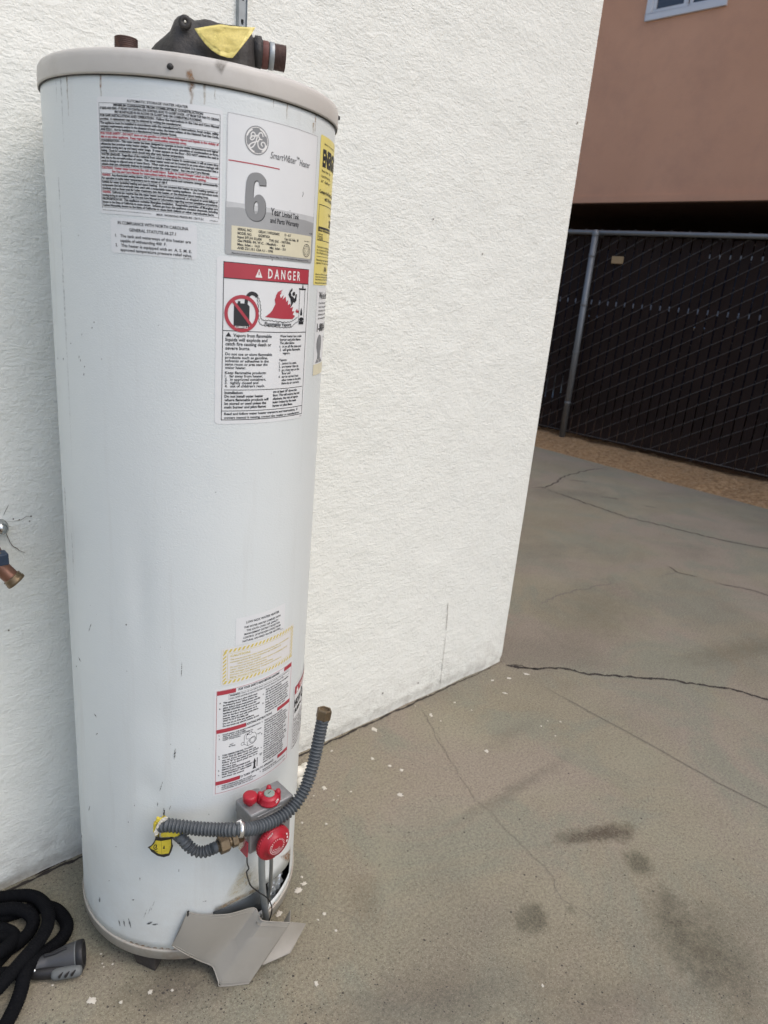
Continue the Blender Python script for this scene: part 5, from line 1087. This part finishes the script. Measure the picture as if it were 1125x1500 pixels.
bp = on_y(-1, 771); ab_ = MB().lathe([(.0150, -.002), (.0150, .003), (.0125, .004), (.0125, .013), (.0115, .018), (.007, .022), (0, .0235)], 26, (bp.x, WALL_Y, bp.z), (0, -1, 0)).build('anchor_bolt', M['chrome'], None, label='shiny domed anchor bolt set in the cracked stucco above the tap', cat='bolt')

# ---- black ribbed hose with its nozzle
hc = gnd(-20, 1390); ho = empty('garden_hose', hc, 'black ribbed hose coiled on the concrete with a grey trigger nozzle', 'hose')
HRAD = .0135
path = [(-150,1352,.014),(-90,1328,.016),(-40,1319,.020),(0,1315,.024),(22,1312.5,.028),(42,1312,.032),(58,1318,.036),(68.5,1331,.040),(71,1349,.042),(64,1368,.043),(50,1387,.043),(32,1408,.043),(12,1431,.042),(-14,1456,.036),(-60,1474,.020),(-112,1446,.014),(-126,1396,.018),(-90,1352,.030),(-35,1337,.034),(0,1333,.034),(20,1331,.034),(38,1335.5,.032),(48,1345,.028),(47,1358,.022),(37,1372,.018),(18,1387,.015),(-8,1399,.014),(-45,1398,.014),(-70,1378,.014),(-45,1352,.014),(0,1344,.014),(45,1331,.0138),(66,1328,.0138),(83,1333.5,.0138),(95,1347,.0138),(98,1360,.0138),(91,1374,.0138),(77,1387,.015),(59,1400,.022),(43,1414,.032),(35,1432,.034),(31,1450,.026),(23,1472,.016),(9,1500,.0138),(-14,1540,.0138),(-60,1560,.0138)]
def hosetube(pts, name):
    P_ = resample(smooth_path([gnd(*p) for p in pts], 12), .0012); rr = [HRAD - .0009*(.5 + .5*math.cos(2*math.pi*i/4.0)) for i in range(len(P_))]
    return MB().tube(P_, rr, 14).build(name, M['hose'], ho, fix=False)
hosetube(path, 'hose')
hosetube([(-140,1375,.0138),(-60,1362,.0138),(-20,1360,.0145),(6,1362,.017),(20,1371,.018),(14,1384,.030),(-8,1398,.040),(-50,1410,.03),(-110,1420,.0138)], 'hose_loop')
hosetube([(-130,1390,.0138),(-60,1385,.0138),(-10,1376,.0138),(8,1374,.0138),(16,1384,.0138),(2,1402,.0138),(-30,1430,.0138),(-100,1450,.0138)], 'hose_loop')
hosetube([(-100,1408,.0138),(-40,1420,.0138),(0,1427,.0138),(25,1424,.014),(48,1416.5,.016)], 'hose_tail')
n0, n1_ = gnd(40, 1417.5, .018), gnd(123.5, 1396, .0275); d_ = (n1_-n0).normalized(); ln = (n1_-n0).length
nz = MB().lathe([(0, 0), (.0135, 0), (.0140, ln*.12), (.0150, ln*.20), (.0142, ln*.22), (.0158, ln*.30), (.0150, ln*.32), (.0168, ln*.42), (.0190, ln*.52), (.0222, ln*.64), (.0243, ln*.74), (.0252, ln*.88)], 36, n0, d_).build('nozzle', M['greyplastic'], ho)
MB().lathe([(.0253, ln*.875), (.0262, ln*.88), (.0262, ln*.985), (.0250, ln), (.0215, ln), (.0205, ln*.95), (0, ln*.95)], 36, n0, d_).build('bezel', M['blackrubber'], nz)
MB().lathe([(.0246, ln*.845), (.0258, ln*.85), (.0258, ln*.868), (.0246, ln*.873)], 36, n0, d_).build('ring', M['padplastic'], nz)
# cover rib over the barrel and trigger along its side
upn = Vector((0, 0, 1)); sdv = d_.cross(upn).normalized()
MB().tube(smooth_path([n0 + d_*ln*.30 + upn*.0155 + sdv*-.003, n0 + d_*ln*.48 + upn*.0195, n0 + d_*ln*.60 + upn*.0235, n0 + d_*ln*.70 + upn*.0245], 6), [.004 - .0001*i for i in range(19)], 10).build('barrel_rib', M['blackrubber'], nz)
def flatloft(pts, ra, rb, name, mat, parent, n=16):
    P_ = smooth_path(pts, 6); m = len(P_); mb = MB(); vs = []
    for i, p in enumerate(P_):
        f = i/(m-1); e_ = math.sqrt(max(.02, 1 - (2*f-1)**6)); t = (P_[min(i+1,m-1)] - P_[max(i-1,0)]).normalized(); s_ = t.cross(upn).normalized(); u_ = s_.cross(t)
        A1 = ra[0] + (ra[1]-ra[0])*f; B1 = rb[0] + (rb[1]-rb[0])*f
        for k in range(n): a = 6.2832*k/n; vs.append(p + s_*(A1*e_*math.cos(a)) + u_*(B1*e_*math.sin(a)))
    mb.add(vs, [(i*n+k, i*n+(k+1)%n, (i+1)*n+(k+1)%n, (i+1)*n+k) for i in range(m-1) for k in range(n)], True); mb.add(vs[:n], [tuple(range(n))]); mb.add(vs[-n:], [tuple(range(n))]); return mb.build(name, mat, parent)
lev = flatloft([gnd(40,1428,.016), gnd(58,1427,.016), gnd(80,1424,.016), gnd(104,1420,.016), gnd(123,1417,.016)], (.008, .013), (.010, .014), 'trigger', M['blackrubber'], nz)
pad = flatloft([gnd(75,1428,.017), gnd(88,1426,.0185), gnd(106,1422.5,.0185), gnd(121,1419.5,.017)], (.011, .0125), (.010, .0125), 'grip_pad', M['padplastic'], nz)
for u, v in ((89,1430),(98,1429),(107,1427)):
    q = gnd(u, v-1.5, .0245); flatloft([q - d_*.004 + sdv*.004, q + d_*.001, q + d_*.005 - sdv*.004], (.0010, .0010), (.005, .004), 'grip_slot', M['blackrubber'], nz, 8)
q = gnd(50, 1422, .026); MB().lathe([(.0034, -.006), (.0034, .001), (.002, .002), (0, .002)], 12, q, (-.3, -.6, .7)).build('screw', M['chrome'], nz)
